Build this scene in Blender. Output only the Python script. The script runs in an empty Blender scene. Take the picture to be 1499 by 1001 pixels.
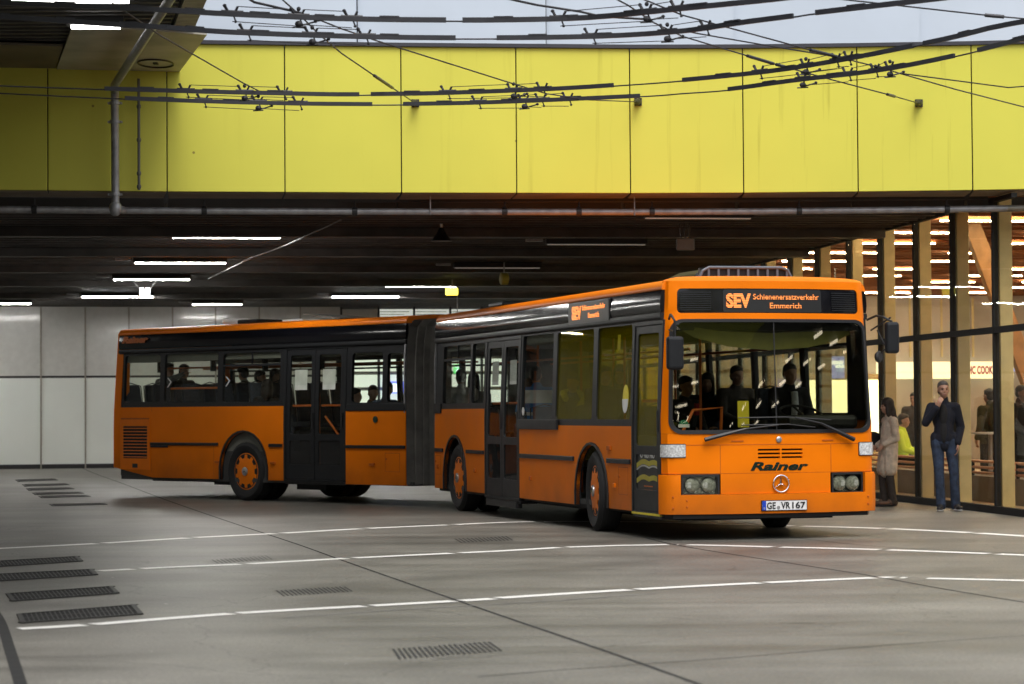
import bpy, bmesh, math, random
from mathutils import Vector, Matrix, noise
from mathutils.geometry import delaunay_2d_cdt
R = random.Random(7)
PI = math.pi
scene = bpy.context.scene
COL = scene.collection

# ------------------------------------------------------------------ camera
FPX, PITCH, ROLL, EYE = 3510.65, .0285, .0069, 1.434
cam = bpy.data.cameras.new('camera'); camo = bpy.data.objects.new('camera', cam); COL.objects.link(camo)
cp, sp_, cr, sr = math.cos(PITCH), math.sin(PITCH), math.cos(ROLL), math.sin(ROLL)
FW = Vector((0, cp, sp_)); UP0 = Vector((0, -sp_, cp)); RT0 = Vector((1, 0, 0))
CX = RT0*cr - UP0*sr; CY = RT0*sr + UP0*cr; CZ = -FW
m = Matrix.Identity(4)
for i in range(3):
    m[i][0], m[i][1], m[i][2] = CX[i], CY[i], CZ[i]
m[2][3] = EYE
camo.matrix_world = m
cam.sensor_width = 36; cam.lens = FPX/1499*36; cam.clip_start = .2; cam.clip_end = 600
cam.dof.use_dof = True; cam.dof.focus_distance = 29; cam.dof.aperture_fstop = 3.2
scene.camera = camo

def ray(px, py):
    return FW + (CX*(px-749.5) - CY*(py-500.5))/FPX
def hit(px, py, p0, n):
    d = ray(px, py); o = Vector((0, 0, EYE))
    return o + d*((Vector(p0)-o).dot(n)/d.dot(n))
def at_z(px, py, z=0.0): return hit(px, py, (0, 0, z), Vector((0, 0, 1)))
def at_y(px, py, y): return hit(px, py, (0, y, 0), Vector((0, 1, 0)))

# ------------------------------------------------------------------ materials
def new_mat(name):
    mt = bpy.data.materials.new(name); mt.use_nodes = True
    nt = mt.node_tree; b = nt.nodes['Principled BSDF']
    return mt, nt, b
def mat(name, col, rough=.6, metal=0, coat=0, emit=None, es=0, var=.12, vscale=6, bump=.0, bscale=60, dirt=0):
    mt, nt, b = new_mat(name)
    b.inputs['Roughness'].default_value = rough; b.inputs['Metallic'].default_value = metal
    b.inputs['Coat Weight'].default_value = coat; b.inputs['Coat Roughness'].default_value = .08
    tc = nt.nodes.new('ShaderNodeTexCoord'); nz = nt.nodes.new('ShaderNodeTexNoise')
    nz.inputs['Scale'].default_value = vscale; nz.inputs['Detail'].default_value = 6
    nt.links.new(tc.outputs['Object'], nz.inputs['Vector'])
    rp = nt.nodes.new('ShaderNodeMapRange'); rp.inputs[1].default_value = .3; rp.inputs[2].default_value = .7
    rp.inputs[3].default_value = 1-var; rp.inputs[4].default_value = 1+var
    nt.links.new(nz.outputs['Fac'], rp.inputs[0])
    mx = nt.nodes.new('ShaderNodeVectorMath'); mx.operation = 'SCALE'; mx.inputs[0].default_value = col[:3]
    nt.links.new(rp.outputs[0], mx.inputs['Scale'])
    out = mx.outputs[0]
    if dirt:
        sx = nt.nodes.new('ShaderNodeSeparateXYZ'); nt.links.new(tc.outputs['Object'], sx.inputs[0])
        mr = nt.nodes.new('ShaderNodeMapRange'); mr.inputs[1].default_value = .25; mr.inputs[2].default_value = .85
        mr.inputs[3].default_value = dirt; mr.inputs[4].default_value = 0
        nt.links.new(sx.outputs['Z'], mr.inputs[0])
        n2 = nt.nodes.new('ShaderNodeTexNoise'); n2.inputs['Scale'].default_value = 2.5; n2.inputs['Detail'].default_value = 8
        nt.links.new(tc.outputs['Object'], n2.inputs['Vector'])
        mu = nt.nodes.new('ShaderNodeMath'); mu.operation = 'MULTIPLY'
        nt.links.new(mr.outputs[0], mu.inputs[0]); nt.links.new(n2.outputs['Fac'], mu.inputs[1])
        mc = nt.nodes.new('ShaderNodeMix'); mc.data_type = 'RGBA'; mc.inputs['B'].default_value = (.05, .032, .018, 1)
        nt.links.new(mu.outputs[0], mc.inputs['Factor']); nt.links.new(out, mc.inputs['A']); out = mc.outputs['Result']
    nt.links.new(out, b.inputs['Base Color'])
    rr = nt.nodes.new('ShaderNodeMapRange'); rr.inputs[3].default_value = max(.02, rough-.06); rr.inputs[4].default_value = min(1, rough+.08)
    nt.links.new(nz.outputs['Fac'], rr.inputs[0]); nt.links.new(rr.outputs[0], b.inputs['Roughness'])
    if bump:
        n3 = nt.nodes.new('ShaderNodeTexNoise'); n3.inputs['Scale'].default_value = bscale; n3.inputs['Detail'].default_value = 4
        nt.links.new(tc.outputs['Object'], n3.inputs['Vector'])
        bp = nt.nodes.new('ShaderNodeBump'); bp.inputs['Strength'].default_value = bump; bp.inputs['Distance'].default_value = .01
        nt.links.new(n3.outputs['Fac'], bp.inputs['Height']); nt.links.new(bp.outputs[0], b.inputs['Normal'])
    if emit:
        b.inputs['Emission Color'].default_value = (*emit, 1); b.inputs['Emission Strength'].default_value = es
    return mt
def glass(name, tint=(.6, .62, .6), refl=1.0, haze=None, hazef=0.0, rough=.015, wav=0.0):
    """thin pane: tinted see-through mixed with a mirror reflection by Fresnel, optional coloured diffuse haze"""
    mt = bpy.data.materials.new(name); mt.use_nodes = True; nt = mt.node_tree
    nt.nodes.remove(nt.nodes['Principled BSDF'])
    o = nt.nodes['Material Output']
    t = nt.nodes.new('ShaderNodeBsdfTransparent'); t.inputs[0].default_value = (*tint, 1)
    g = nt.nodes.new('ShaderNodeBsdfGlossy'); g.inputs['Roughness'].default_value = rough
    f = nt.nodes.new('ShaderNodeLayerWeight'); f.inputs[0].default_value = .5
    pw = nt.nodes.new('ShaderNodeMath'); pw.operation = 'POWER'; pw.inputs[1].default_value = 4.0
    nt.links.new(f.outputs['Facing'], pw.inputs[0])
    mu = nt.nodes.new('ShaderNodeMath'); mu.operation = 'MULTIPLY_ADD'; mu.inputs[1].default_value = refl*.75; mu.inputs[2].default_value = .035*refl; mu.use_clamp = True
    nt.links.new(pw.outputs[0], mu.inputs[0])
    if wav:
        tc = nt.nodes.new('ShaderNodeTexCoord'); nz = nt.nodes.new('ShaderNodeTexNoise'); nz.inputs['Scale'].default_value = .9
        nt.links.new(tc.outputs['Object'], nz.inputs['Vector'])
        bp = nt.nodes.new('ShaderNodeBump'); bp.inputs['Strength'].default_value = wav; bp.inputs['Distance'].default_value = .05
        nt.links.new(nz.outputs['Fac'], bp.inputs['Height']); nt.links.new(bp.outputs[0], g.inputs['Normal'])
    base = t.outputs[0]
    if haze:
        d = nt.nodes.new('ShaderNodeBsdfDiffuse'); d.inputs[0].default_value = (*haze, 1)
        m1 = nt.nodes.new('ShaderNodeMixShader'); m1.inputs[0].default_value = hazef
        nt.links.new(t.outputs[0], m1.inputs[1]); nt.links.new(d.outputs[0], m1.inputs[2]); base = m1.outputs[0]
    ms = nt.nodes.new('ShaderNodeMixShader')
    nt.links.new(mu.outputs[0], ms.inputs[0]); nt.links.new(base, ms.inputs[1]); nt.links.new(g.outputs[0], ms.inputs[2])
    nt.links.new(ms.outputs[0], o.inputs[0])
    return mt
def emitter(name, col, s):
    mt = bpy.data.materials.new(name); mt.use_nodes = True; nt = mt.node_tree
    b = nt.nodes['Principled BSDF']; b.inputs['Base Color'].default_value = (.8, .8, .8, 1)
    b.inputs['Emission Color'].default_value = (*col, 1); b.inputs['Emission Strength'].default_value = s
    return mt

M = {}
M['orange'] = mat('orange_paint', (.80, .185, .002), .38, coat=.12, var=.07, vscale=1.5, dirt=.75, bump=.10, bscale=2.2)
M['orange_plain'] = mat('orange_plain', (.80, .185, .002), .42, coat=.12, var=.05)
M['orange_dull'] = mat('orange_plastic', (.45, .10, .01), .5)
M['blackgloss'] = mat('black_gloss_paint', (.004, .004, .006), .12, coat=0, var=.2, bump=.035, bscale=2.5)
M['black'] = mat('black_rubber', (.008, .008, .009), .5)
M['blacksoft'] = mat('black_trim', (.010, .011, .013), .45)
M['tyre'] = mat('tyre_rubber', (.012, .012, .013), .8, bump=.3, bscale=90)
M['steel'] = mat('brushed_steel', (.45, .45, .46), .35, metal=.9)
M['chrome'] = mat('chrome', (.75, .75, .77), .12, metal=1)
M['galv'] = mat('galvanised_pipe', (.30, .30, .31), .45, metal=.5, var=.25, vscale=9)
M['dark'] = mat('under_dark', (.008, .008, .009), .8)
M['bellows'] = mat('bellows_fabric', (.11, .105, .095), .62, var=.35, vscale=4, bump=.2, bscale=30)
M['lampglass'] = mat('lamp_glass', (.55, .56, .56), .08, coat=.6, var=.4, vscale=45)
M['reflector'] = mat('lamp_reflector', (.75, .75, .76), .15, metal=.9, var=.3, vscale=40)
M['unit'] = mat('roof_unit_grey', (.085, .10, .125), .4)
M['white'] = mat('white_plastic', (.75, .75, .74), .45)
M['platewhite'] = mat('plate_white', (.72, .72, .72), .4, emit=(.8, .8, .8), es=.0)
M['blue'] = mat('plate_blue', (.01, .05, .45), .4)
M['green'] = mat('dark_green_letters', (.003, .03, .018), .4)
M['textorange'] = mat('orange_letters', (.55, .13, .01), .5)
M['textwhite'] = mat('pale_letters', (.45, .45, .44), .5)
M['yellowfilm'] = mat('yellow_film', (.42, .36, .03), .5)
M['yellowpaint'] = mat('yellow_step_paint', (.75, .62, .03), .5)
M['seat'] = mat('seat_fabric', (.03, .035, .05), .9, var=.4, vscale=30)
M['floor_in'] = mat('bus_floor', (.05, .05, .05), .7)
M['ceil_in'] = mat('bus_headlining', (.16, .16, .14), .8)
M['reflband'] = mat('olive_reflection_band', (.16, .15, .03), .6)
M['led_off'] = mat('display_dark', (.006, .006, .006), .4)
M['glass_side'] = glass('bus_side_glass', (.93, .95, .92), .55)
M['glass_front'] = glass('windscreen_glass', (.76, .77, .71), 1.1, rough=.01)
M['glass_yellow'] = glass('olive_tint_glass', (.80, .73, .16), .5, (.34, .30, .0), .17)  # see-through olive tint with a share of diffuse olive
M['glass_door'] = glass('door_glass', (.6, .6, .6), .5, (.06, .06, .06), .3)
M['glass_hall'] = glass('hall_glass', (.93, .91, .84), .32, wav=.04)
M['glass_canopy'] = glass('clear_canopy_sheet', (.7, .7, .66), .5, (.4, .4, .36), .25)

def led(name, col, s):
    mt = bpy.data.materials.new(name); mt.use_nodes = True; nt = mt.node_tree
    b = nt.nodes['Principled BSDF']; b.inputs['Base Color'].default_value = (.02, .01, .005, 1)
    tc = nt.nodes.new('ShaderNodeTexCoord'); mp = nt.nodes.new('ShaderNodeVectorMath'); mp.operation = 'SCALE'; mp.inputs['Scale'].default_value = 1/.018
    nt.links.new(tc.outputs['Object'], mp.inputs[0])
    fr = nt.nodes.new('ShaderNodeVectorMath'); fr.operation = 'FRACTION'; nt.links.new(mp.outputs[0], fr.inputs[0])
    sx = nt.nodes.new('ShaderNodeSeparateXYZ'); nt.links.new(fr.outputs[0], sx.inputs[0])
    g = nt.nodes.new('ShaderNodeMath'); g.operation = 'GREATER_THAN'; g.inputs[1].default_value = .30; nt.links.new(sx.outputs['Z'], g.inputs[0])
    mu = nt.nodes.new('ShaderNodeMath'); mu.operation = 'MULTIPLY_ADD'; mu.inputs[1].default_value = s; mu.inputs[2].default_value = .25; nt.links.new(g.outputs[0], mu.inputs[0])
    b.inputs['Emission Color'].default_value = (*col, 1)
    nt.links.new(mu.outputs[0], b.inputs['Emission Strength'])
    return mt
M['led'] = led('led_dots', (1, .30, .07), 1.6)

# ------------------------------------------------------------------ mesh builder
class MB:
    def __init__(s): s.v = []; s.f = []
    def add(s, vs, fs):
        o = len(s.v); s.v += [Vector(v) for v in vs]; s.f += [tuple(i+o for i in f) for f in fs]; return s
    def box(s, x0, x1, y0, y1, z0, z1, mtx=None):
        vs = [Vector((x, y, z)) for x in (x0, x1) for y in (y0, y1) for z in (z0, z1)]
        if mtx: vs = [mtx @ v for v in vs]
        return s.add(vs, [(0, 1, 3, 2), (4, 6, 7, 5), (0, 4, 5, 1), (2, 3, 7, 6), (0, 2, 6, 4), (1, 5, 7, 3)])
    def ring(s, pts, closed=True): pass
    def tube(s, pts, r, n=8, r1=None, caps=True):
        pts = [Vector(p) for p in pts]; L = len(pts); rings = []
        rs = r if isinstance(r, (list, tuple)) else [r + ((r1 if r1 is not None else r)-r)*i/max(1, L-1) for i in range(L)]
        prev = None
        for i, p in enumerate(pts):
            t = (pts[min(i+1, L-1)] - pts[max(i-1, 0)]).normalized()
            if prev is None:
                a = Vector((0, 0, 1)) if abs(t.z) < .9 else Vector((1, 0, 0))
                u = t.cross(a).normalized()
            else:
                u = (prev - t*prev.dot(t)).normalized()
            prev = u; w = t.cross(u)
            rings.append([p + (u*math.cos(2*PI*k/n) + w*math.sin(2*PI*k/n))*rs[i] for k in range(n)])
        vs = [v for rg in rings for v in rg]; fs = []
        for i in range(L-1):
            for k in range(n):
                k2 = (k+1) % n; fs.append((i*n+k, i*n+k2, (i+1)*n+k2, (i+1)*n+k))
        if caps: fs.append(tuple(range(n))[::-1]); fs.append(tuple((L-1)*n+k for k in range(n)))
        return s.add(vs, fs)
    def cyl(s, p0, p1, r, n=16, r1=None): return s.tube([p0, p1], r, n, r1)
    def lathe(s, prof, c, ax, n=32):
        """prof: (axial, radius) list around axis ax through c"""
        ax = Vector(ax).normalized(); a = Vector((0, 0, 1)) if abs(ax.z) < .9 else Vector((1, 0, 0))
        u = ax.cross(a).normalized(); w = ax.cross(u); c = Vector(c)
        vs = []; fs = []
        for (h, r) in prof:
            for k in range(n): vs.append(c + ax*h + (u*math.cos(2*PI*k/n)+w*math.sin(2*PI*k/n))*max(r, 1e-4))
        for i in range(len(prof)-1):
            for k in range(n):
                k2 = (k+1) % n; fs.append((i*n+k, i*n+k2, (i+1)*n+k2, (i+1)*n+k))
        fs.append(tuple(range(n))[::-1]); fs.append(tuple((len(prof)-1)*n+k for k in range(n)))
        return s.add(vs, fs)
    def ell(s, c, r, mtx=None, nu=14, nv=9):
        c = Vector(c); vs = []; fs = []
        for j in range(1, nv):
            ph = PI*j/nv
            for i in range(nu):
                th = 2*PI*i/nu
                v = Vector((r[0]*math.sin(ph)*math.cos(th), r[1]*math.sin(ph)*math.sin(th), r[2]*math.cos(ph)))
                if mtx: v = mtx @ v
                vs.append(c+v)
        top = Vector((0, 0, r[2])); bot = -top
        if mtx: top = mtx @ top; bot = mtx @ bot
        vs += [c+top, c+bot]; T = len(vs)-2; B = T+1
        for j in range(nv-2):
            for i in range(nu):
                i2 = (i+1) % nu; fs.append((j*nu+i, (j+1)*nu+i, (j+1)*nu+i2, j*nu+i2))
        for i in range(nu):
            i2 = (i+1) % nu; fs.append((T, i, i2)); fs.append((B, (nv-2)*nu+i2, (nv-2)*nu+i))
        return s.add(vs, fs)
    def cap(s, p0, p1, r0, r1=None, n=12):
        """closed tapered limb with round ends"""
        r1 = r0 if r1 is None else r1
        s.tube([p0, p1], [r0, r1], n); s.ell(p0, (r0,)*3, nu=12, nv=8); s.ell(p1, (r1,)*3, nu=12, nv=8); return s
    def build(s, name, material, parent=None, xf=None, bevel=0, smooth=False, seg=2, label=None, loc=None):
        me = bpy.data.meshes.new(name)
        vs = [xf @ v for v in s.v] if xf else s.v
        me.from_pydata([tuple(v) for v in vs], [], s.f)
        me.materials.append(material)
        bm = bmesh.new(); bm.from_mesh(me); bmesh.ops.recalc_face_normals(bm, faces=bm.faces); bm.to_mesh(me); bm.free()
        if smooth:
            for p in me.polygons: p.use_smooth = True
            try: me.set_sharp_from_angle(angle=math.radians(38))
            except Exception: pass
        o = bpy.data.objects.new(name, me); COL.objects.link(o)
        if parent: o.parent = parent
        if loc: o.location = loc
        if bevel:
            b = o.modifiers.new('bevel', 'BEVEL'); b.width = bevel; b.segments = seg; b.limit_method = 'ANGLE'; b.angle_limit = math.radians(40)
        if label: o['label'] = label
        return o
def tag(o, label=None, cat=None, group=None, kind=None):
    if label: o['label'] = label
    if cat: o['category'] = cat
    if group: o['group'] = group
    if kind: o['kind'] = kind
    return o
def empty(name, loc=(0, 0, 0), rz=0, label=None, cat=None, group=None):
    o = bpy.data.objects.new(name, None); COL.objects.link(o); o.location = loc; o.rotation_euler = (0, 0, rz); o.empty_display_size = .2
    return tag(o, label, cat, group)
def copy_tree(o, parent=None):
    c = o.copy(); COL.objects.link(c)
    if parent: c.parent = parent
    for ch in [x for x in scene.objects if x.parent == o]: copy_tree(ch, c)
    return c

def rrect(x0, x1, z0, z1, r, n=6):
    out = []
    for cx, cz, a0 in ((x1-r, z0+r, -PI/2), (x1-r, z1-r, 0), (x0+r, z1-r, PI/2), (x0+r, z0+r, PI)):
        for k in range(n+1):
            a = a0 + PI/2*k/n; out.append((cx+r*math.cos(a), cz+r*math.sin(a)))
    return out
def inside(p, poly):
    x, y = p; c = False; n = len(poly)
    for i in range(n):
        x1, y1 = poly[i]; x2, y2 = poly[(i+1) % n]
        if (y1 > y) != (y2 > y) and x < (x2-x1)*(y-y1)/(y2-y1)+x1: c = not c
    return c
def densify(poly, step):
    out = []
    for i in range(len(poly)):
        a = Vector(poly[i]); b = Vector(poly[(i+1) % len(poly)]); n = max(1, int((b-a).length/step))
        for k in range(n): out.append(tuple(a+(b-a)*k/n))
    return out
def sheet(mb, outer, holes, fn, thick, step=.12):
    """curved sheet with holes: fn(a, z, depth) -> point; closed solid between depth 0 and thick"""
    outer = densify(outer, step); holes = [densify(h, step) for h in holes]
    pts = []; edges = []
    for lp in [outer]+holes:
        o = len(pts); pts += lp; edges += [(o+i, o+(i+1) % len(lp)) for i in range(len(lp))]
    xs = [p[0] for p in outer]; zs = [p[1] for p in outer]
    x = min(xs)+step
    while x < max(xs):
        z = min(zs)+step
        while z < max(zs):
            if inside((x, z), outer) and not any(inside((x, z), h) for h in holes): pts.append((x, z))
            z += step
        x += step
    r = delaunay_2d_cdt([Vector(p) for p in pts], edges, [], 0, 1e-5)
    V, E_, F_ = r[0], r[1], r[2]
    tris = []
    for f in F_:
        c = sum((V[i] for i in f), Vector((0, 0)))/len(f)
        if inside(c, outer) and not any(inside(c, h) for h in holes): tris.append(tuple(f))
    n = len(V)
    vs = [fn(p[0], p[1], 0) for p in V]+[fn(p[0], p[1], thick) for p in V]
    fs = [t for t in tris]+[tuple(i+n for i in t[::-1]) for t in tris]
    cnt = {}
    for t in tris:
        for i in range(len(t)):
            e = (t[i], t[(i+1) % len(t)]); cnt[e] = 1
    for (a, b) in cnt:
        if (b, a) not in cnt: fs.append((a, n+a, n+b, b))
    mb.add(vs, fs); return mb

def text_mesh(name, s, material, w, h, mtx, parent, shear=0, bold=0, extrude=.003, align='CENTER', label=None):
    """lettering scaled to w x h, its centre at mtx origin; local x right, y up"""
    cu = bpy.data.curves.new(name, 'FONT'); cu.body = s; cu.size = 1; cu.shear = shear; cu.offset = bold; cu.extrude = .001; cu.resolution_u = 3
    to = bpy.data.objects.new(name, cu); COL.objects.link(to)
    bpy.context.view_layer.update()
    me = bpy.data.meshes.new_from_object(to.evaluated_get(bpy.context.evaluated_depsgraph_get()))
    bpy.data.objects.remove(to)
    xs = [v.co.x for v in me.vertices]; ys = [v.co.y for v in me.vertices]
    x0, x1, y0, y1 = min(xs), max(xs), min(ys), max(ys)
    for v in me.vertices:
        p = Vector(((v.co.x-(x0+x1)/2)*w/(x1-x0), (v.co.y-(y0+y1)/2)*h/(y1-y0), extrude if v.co.z > 0 else -extrude))
        v.co = mtx @ p
    me.materials.clear(); me.materials.append(material)
    me.name = name
    o = bpy.data.objects.new(name, me); COL.objects.link(o); o.parent = parent
    if label: o['label'] = label
    return o
def frame3(org, xd, yd):
    xd = Vector(xd).normalized(); yd = Vector(yd).normalized(); zd = xd.cross(yd)
    mm = Matrix.Identity(4)
    for i in range(3): mm[i][0], mm[i][1], mm[i][2], mm[i][3] = xd[i], yd[i], zd[i], org[i]
    return mm

# ================================================================== GROUND
def ground_mat():
    mt, nt, b = new_mat('worn_concrete')
    N = nt.nodes.new; L = nt.links.new
    tc = N('ShaderNodeTexCoord')
    def nz(sc, det=8, stretch=None, rgh=.55):
        n = N('ShaderNodeTexNoise'); n.inputs['Scale'].default_value = sc; n.inputs['Detail'].default_value = det; n.inputs['Roughness'].default_value = rgh
        if stretch:
            mp = N('ShaderNodeMapping'); mp.inputs['Scale'].default_value = stretch[0]; mp.inputs['Rotation'].default_value = (0, 0, stretch[1])
            L(tc.outputs['Object'], mp.inputs[0]); L(mp.outputs[0], n.inputs['Vector'])
        else: L(tc.outputs['Object'], n.inputs['Vector'])
        return n
    big = nz(.16, 5); mid = nz(1.3, 9); fine = nz(38, 5); streak = nz(1.0, 8, ((.10, 1.5, 1), -.12), .7); streak2 = nz(1.0, 6, ((.04, .9, 1), .15), .6)
    r1 = N('ShaderNodeValToRGB'); L(big.outputs['Fac'], r1.inputs[0])
    r1.color_ramp.elements[0].position = .3; r1.color_ramp.elements[0].color = (.128, .121, .104, 1)
    r1.color_ramp.elements[1].position = .7; r1.color_ramp.elements[1].color = (.232, .222, .195, 1)
    def mulmap(prev, n, lo, hi, a=.3, bb=.7):
        mr = N('ShaderNodeMapRange'); mr.inputs[1].default_value = a; mr.inputs[2].default_value = bb; mr.inputs[3].default_value = lo; mr.inputs[4].default_value = hi
        L(n.outputs['Fac'], mr.inputs[0]); s = N('ShaderNodeVectorMath'); s.operation = 'SCALE'; L(prev, s.inputs[0]); L(mr.outputs[0], s.inputs['Scale']); return s.outputs[0]
    grit = nz(140, 3); spots = nz(5.5, 3)
    c = mulmap(r1.outputs[0], mid, .80, 1.14); c = mulmap(c, streak, .66, 1.18, .32, .68); c = mulmap(c, streak2, .74, 1.12); c = mulmap(c, fine, .62, 1.32); c = mulmap(c, grit, .62, 1.38); c = mulmap(c, spots, .62, 1.0, .22, .36)
    # curved tyre tracks swept by turning buses
    for cxy, rad, wd in (((4, 95, 0), 71.5, .5), ((4, 95, 0), 69.2, .6), ((-2, 90, 0), 74.2, .5), ((-30, 48, 0), 38.0, .6), ((-30, 48, 0), 40.2, .5)):
        sb = N('ShaderNodeVectorMath'); sb.operation = 'DISTANCE'; L(tc.outputs['Object'], sb.inputs[0]); sb.inputs[1].default_value = cxy
        a1_ = N('ShaderNodeMath'); a1_.operation = 'SUBTRACT'; a1_.inputs[1].default_value = rad; L(sb.outputs['Value'], a1_.inputs[0])
        a2_ = N('ShaderNodeMath'); a2_.operation = 'ABSOLUTE'; L(a1_.outputs[0], a2_.inputs[0])
        m_ = N('ShaderNodeMapRange'); m_.inputs[1].default_value = 0; m_.inputs[2].default_value = wd; m_.inputs[3].default_value = .78; m_.inputs[4].default_value = 1; L(a2_.outputs[0], m_.inputs[0])
        s_ = N('ShaderNodeVectorMath'); s_.operation = 'SCALE'; L(c, s_.inputs[0]); L(m_.outputs[0], s_.inputs['Scale']); c = s_.outputs[0]
    vc = N('ShaderNodeTexVoronoi'); vc.feature = 'DISTANCE_TO_EDGE'; vc.inputs['Scale'].default_value = .22
    wn = N('ShaderNodeTexNoise'); wn.inputs['Scale'].default_value = .8; wn.inputs['Detail'].default_value = 6; L(tc.outputs['Object'], wn.inputs['Vector'])
    wv = N('ShaderNodeVectorMath'); wv.operation = 'MULTIPLY_ADD'; wv.inputs[1].default_value = (1.6, 1.6, 0); L(wn.outputs['Color'], wv.inputs[0]); L(tc.outputs['Object'], wv.inputs[2]); L(wv.outputs[0], vc.inputs['Vector'])
    cm = N('ShaderNodeMapRange'); cm.inputs[1].default_value = .0008; cm.inputs[2].default_value = .0026; cm.inputs[3].default_value = .62; cm.inputs[4].default_value = 1; L(vc.outputs['Distance'], cm.inputs[0])
    cs_ = N('ShaderNodeVectorMath'); cs_.operation = 'SCALE'; L(c, cs_.inputs[0]); L(cm.outputs[0], cs_.inputs['Scale']); c = cs_.outputs[0]
    # pale flecks and dark gum spots
    vo = N('ShaderNodeTexVoronoi'); vo.inputs['Scale'].default_value = 2.3; L(tc.outputs['Object'], vo.inputs['Vector'])
    lt = N('ShaderNodeMath'); lt.operation = 'LESS_THAN'; lt.inputs[1].default_value = .035; L(vo.outputs['Distance'], lt.inputs[0])
    mx = N('ShaderNodeMix'); mx.data_type = 'RGBA'; L(lt.outputs[0], mx.inputs['Factor']); L(c, mx.inputs['A'])
    mc = N('ShaderNodeMix'); mc.data_type = 'RGBA'; sc = N('ShaderNodeSeparateColor'); L(vo.outputs['Color'], sc.inputs[0])
    g2 = N('ShaderNodeMath'); g2.operation = 'GREATER_THAN'; g2.inputs[1].default_value = .72; L(sc.outputs[0], g2.inputs[0])
    L(g2.outputs[0], mc.inputs['Factor']); mc.inputs['A'].default_value = (.05, .047, .042, 1); mc.inputs['B'].default_value = (.42, .41, .38, 1)
    L(mc.outputs['Result'], mx.inputs['B'])
    L(mx.outputs['Result'], b.inputs['Base Color'])
    rr = N('ShaderNodeMapRange'); rr.inputs[3].default_value = .30; rr.inputs[4].default_value = .62; L(streak.outputs['Fac'], rr.inputs[0]); L(rr.outputs[0], b.inputs['Roughness'])
    ad = N('ShaderNodeMath'); ad.operation = 'ADD'; L(fine.outputs['Fac'], ad.inputs[0]); L(mid.outputs['Fac'], ad.inputs[1])
    bp = N('ShaderNodeBump'); bp.inputs['Strength'].default_value = .35; bp.inputs['Distance'].default_value = .006; L(ad.outputs[0], bp.inputs['Height']); L(bp.outputs[0], b.inputs['Normal'])
    return mt
M['ground'] = ground_mat()
g = MB(); g.add([(-300, -200, 0), (300, -200, 0), (300, 400, 0), (-300, 400, 0)], [(0, 1, 2, 3)])
tag(g.build('ground', M['ground']), kind='structure')

def paint_mat():
    mt, nt, b = new_mat('worn_line_paint'); N = nt.nodes.new; L = nt.links.new
    tc = N('ShaderNodeTexCoord'); n = N('ShaderNodeTexNoise'); n.inputs['Scale'].default_value = 7; n.inputs['Detail'].default_value = 10; n.inputs['Roughness'].default_value = .75
    L(tc.outputs['Object'], n.inputs['Vector'])
    r = N('ShaderNodeValToRGB'); L(n.outputs['Fac'], r.inputs[0])
    r.color_ramp.elements[0].position = .30; r.color_ramp.elements[0].color = (.28, .27, .25, 1)
    r.color_ramp.elements[1].position = .44; r.color_ramp.elements[1].color = (.80, .79, .75, 1)
    L(r.outputs[0], b.inputs['Base Color']); b.inputs['Roughness'].default_value = .5
    return mt
M['paint'] = paint_mat()
M['joint'] = mat('joint_sealant', (.010, .010, .010), .7)
def ribbon(mb, pts, w, z):
    pts = [Vector((p[0], p[1], 0)) for p in pts]; vs = []; fs = []
    for i, p in enumerate(pts):
        t = (pts[min(i+1, len(pts)-1)]-pts[max(i-1, 0)]).normalized(); nn = Vector((-t.y, t.x, 0))
        vs += [p+nn*w/2+Vector((0, 0, z)), p-nn*w/2+Vector((0, 0, z))]
    for i in range(len(pts)-1): fs.append((2*i, 2*i+1, 2*i+3, 2*i+2))
    mb.add(vs, fs)
def catmull(P, n=6):
    P = [Vector(p) for p in P]; out = []
    for i in range(len(P)-1):
        p0 = P[max(i-1, 0)]; p1 = P[i]; p2 = P[i+1]; p3 = P[min(i+2, len(P)-1)]
        for k in range(n):
            t = k/n; out.append(.5*((2*p1)+(-p0+p2)*t+(2*p0-5*p1+4*p2-p3)*t*t+(-p0+3*p1-3*p2+p3)*t**3))
    out.append(P[-1]); return out
def marking(pix, breaks, gap=.07, w=.17):
    """continuous edge line with the small breaks of the photograph"""
    P = catmull([at_z(x, y) for x, y in pix], 10); mb = MB()
    def px_of(p):
        d = p-Vector((0, 0, EYE)); return 749.5+FPX*d.dot(CX)/d.dot(FW)
    br = [at_z(b, y) for b, y in breaks]
    seg = []
    D = [0]
    for a, b in zip(P, P[1:]): D.append(D[-1]+(b-a).length)
    def pos(s):
        for i in range(len(D)-1):
            if D[i] <= s <= D[i+1]: return P[i].lerp(P[i+1], (s-D[i])/(D[i+1]-D[i]+1e-9))
        return P[-1]
    cuts = []
    for b in br:
        k = min(range(len(P)), key=lambda i: (P[i]-b).length); best = min((D[k]+t*.02 for t in range(-60, 61)), key=lambda s: (pos(max(0, min(D[-1], s)))-b).length)
        cuts.append(best)
    s0 = 0
    for c in sorted(cuts)+[D[-1]+gap]:
        e = c-gap/2 if c < D[-1] else D[-1]
        n = max(2, int((e-s0)/.4)); ribbon(mb, [pos(s0+(e-s0)*i/n) for i in range(n+1)], w, .004); s0 = c+gap/2
    tag(mb.build('lane_marking', M['paint']), kind='structure')
marking([(-30, 804.5), (140, 796), (278, 787.5), (408, 781), (533, 774), (658, 768.5), (750, 764.5), (864, 763.5), (980, 765), (1089, 768.5), (1200, 771), (1297, 774), (1420, 780), (1530, 787)],
        [(146, 795.6), (279, 787.4), (408, 781), (533, 774), (659, 768.4), (790, 764), (1168, 770.2), (1297, 774), (1427, 780.4)], .12, .19)
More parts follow.
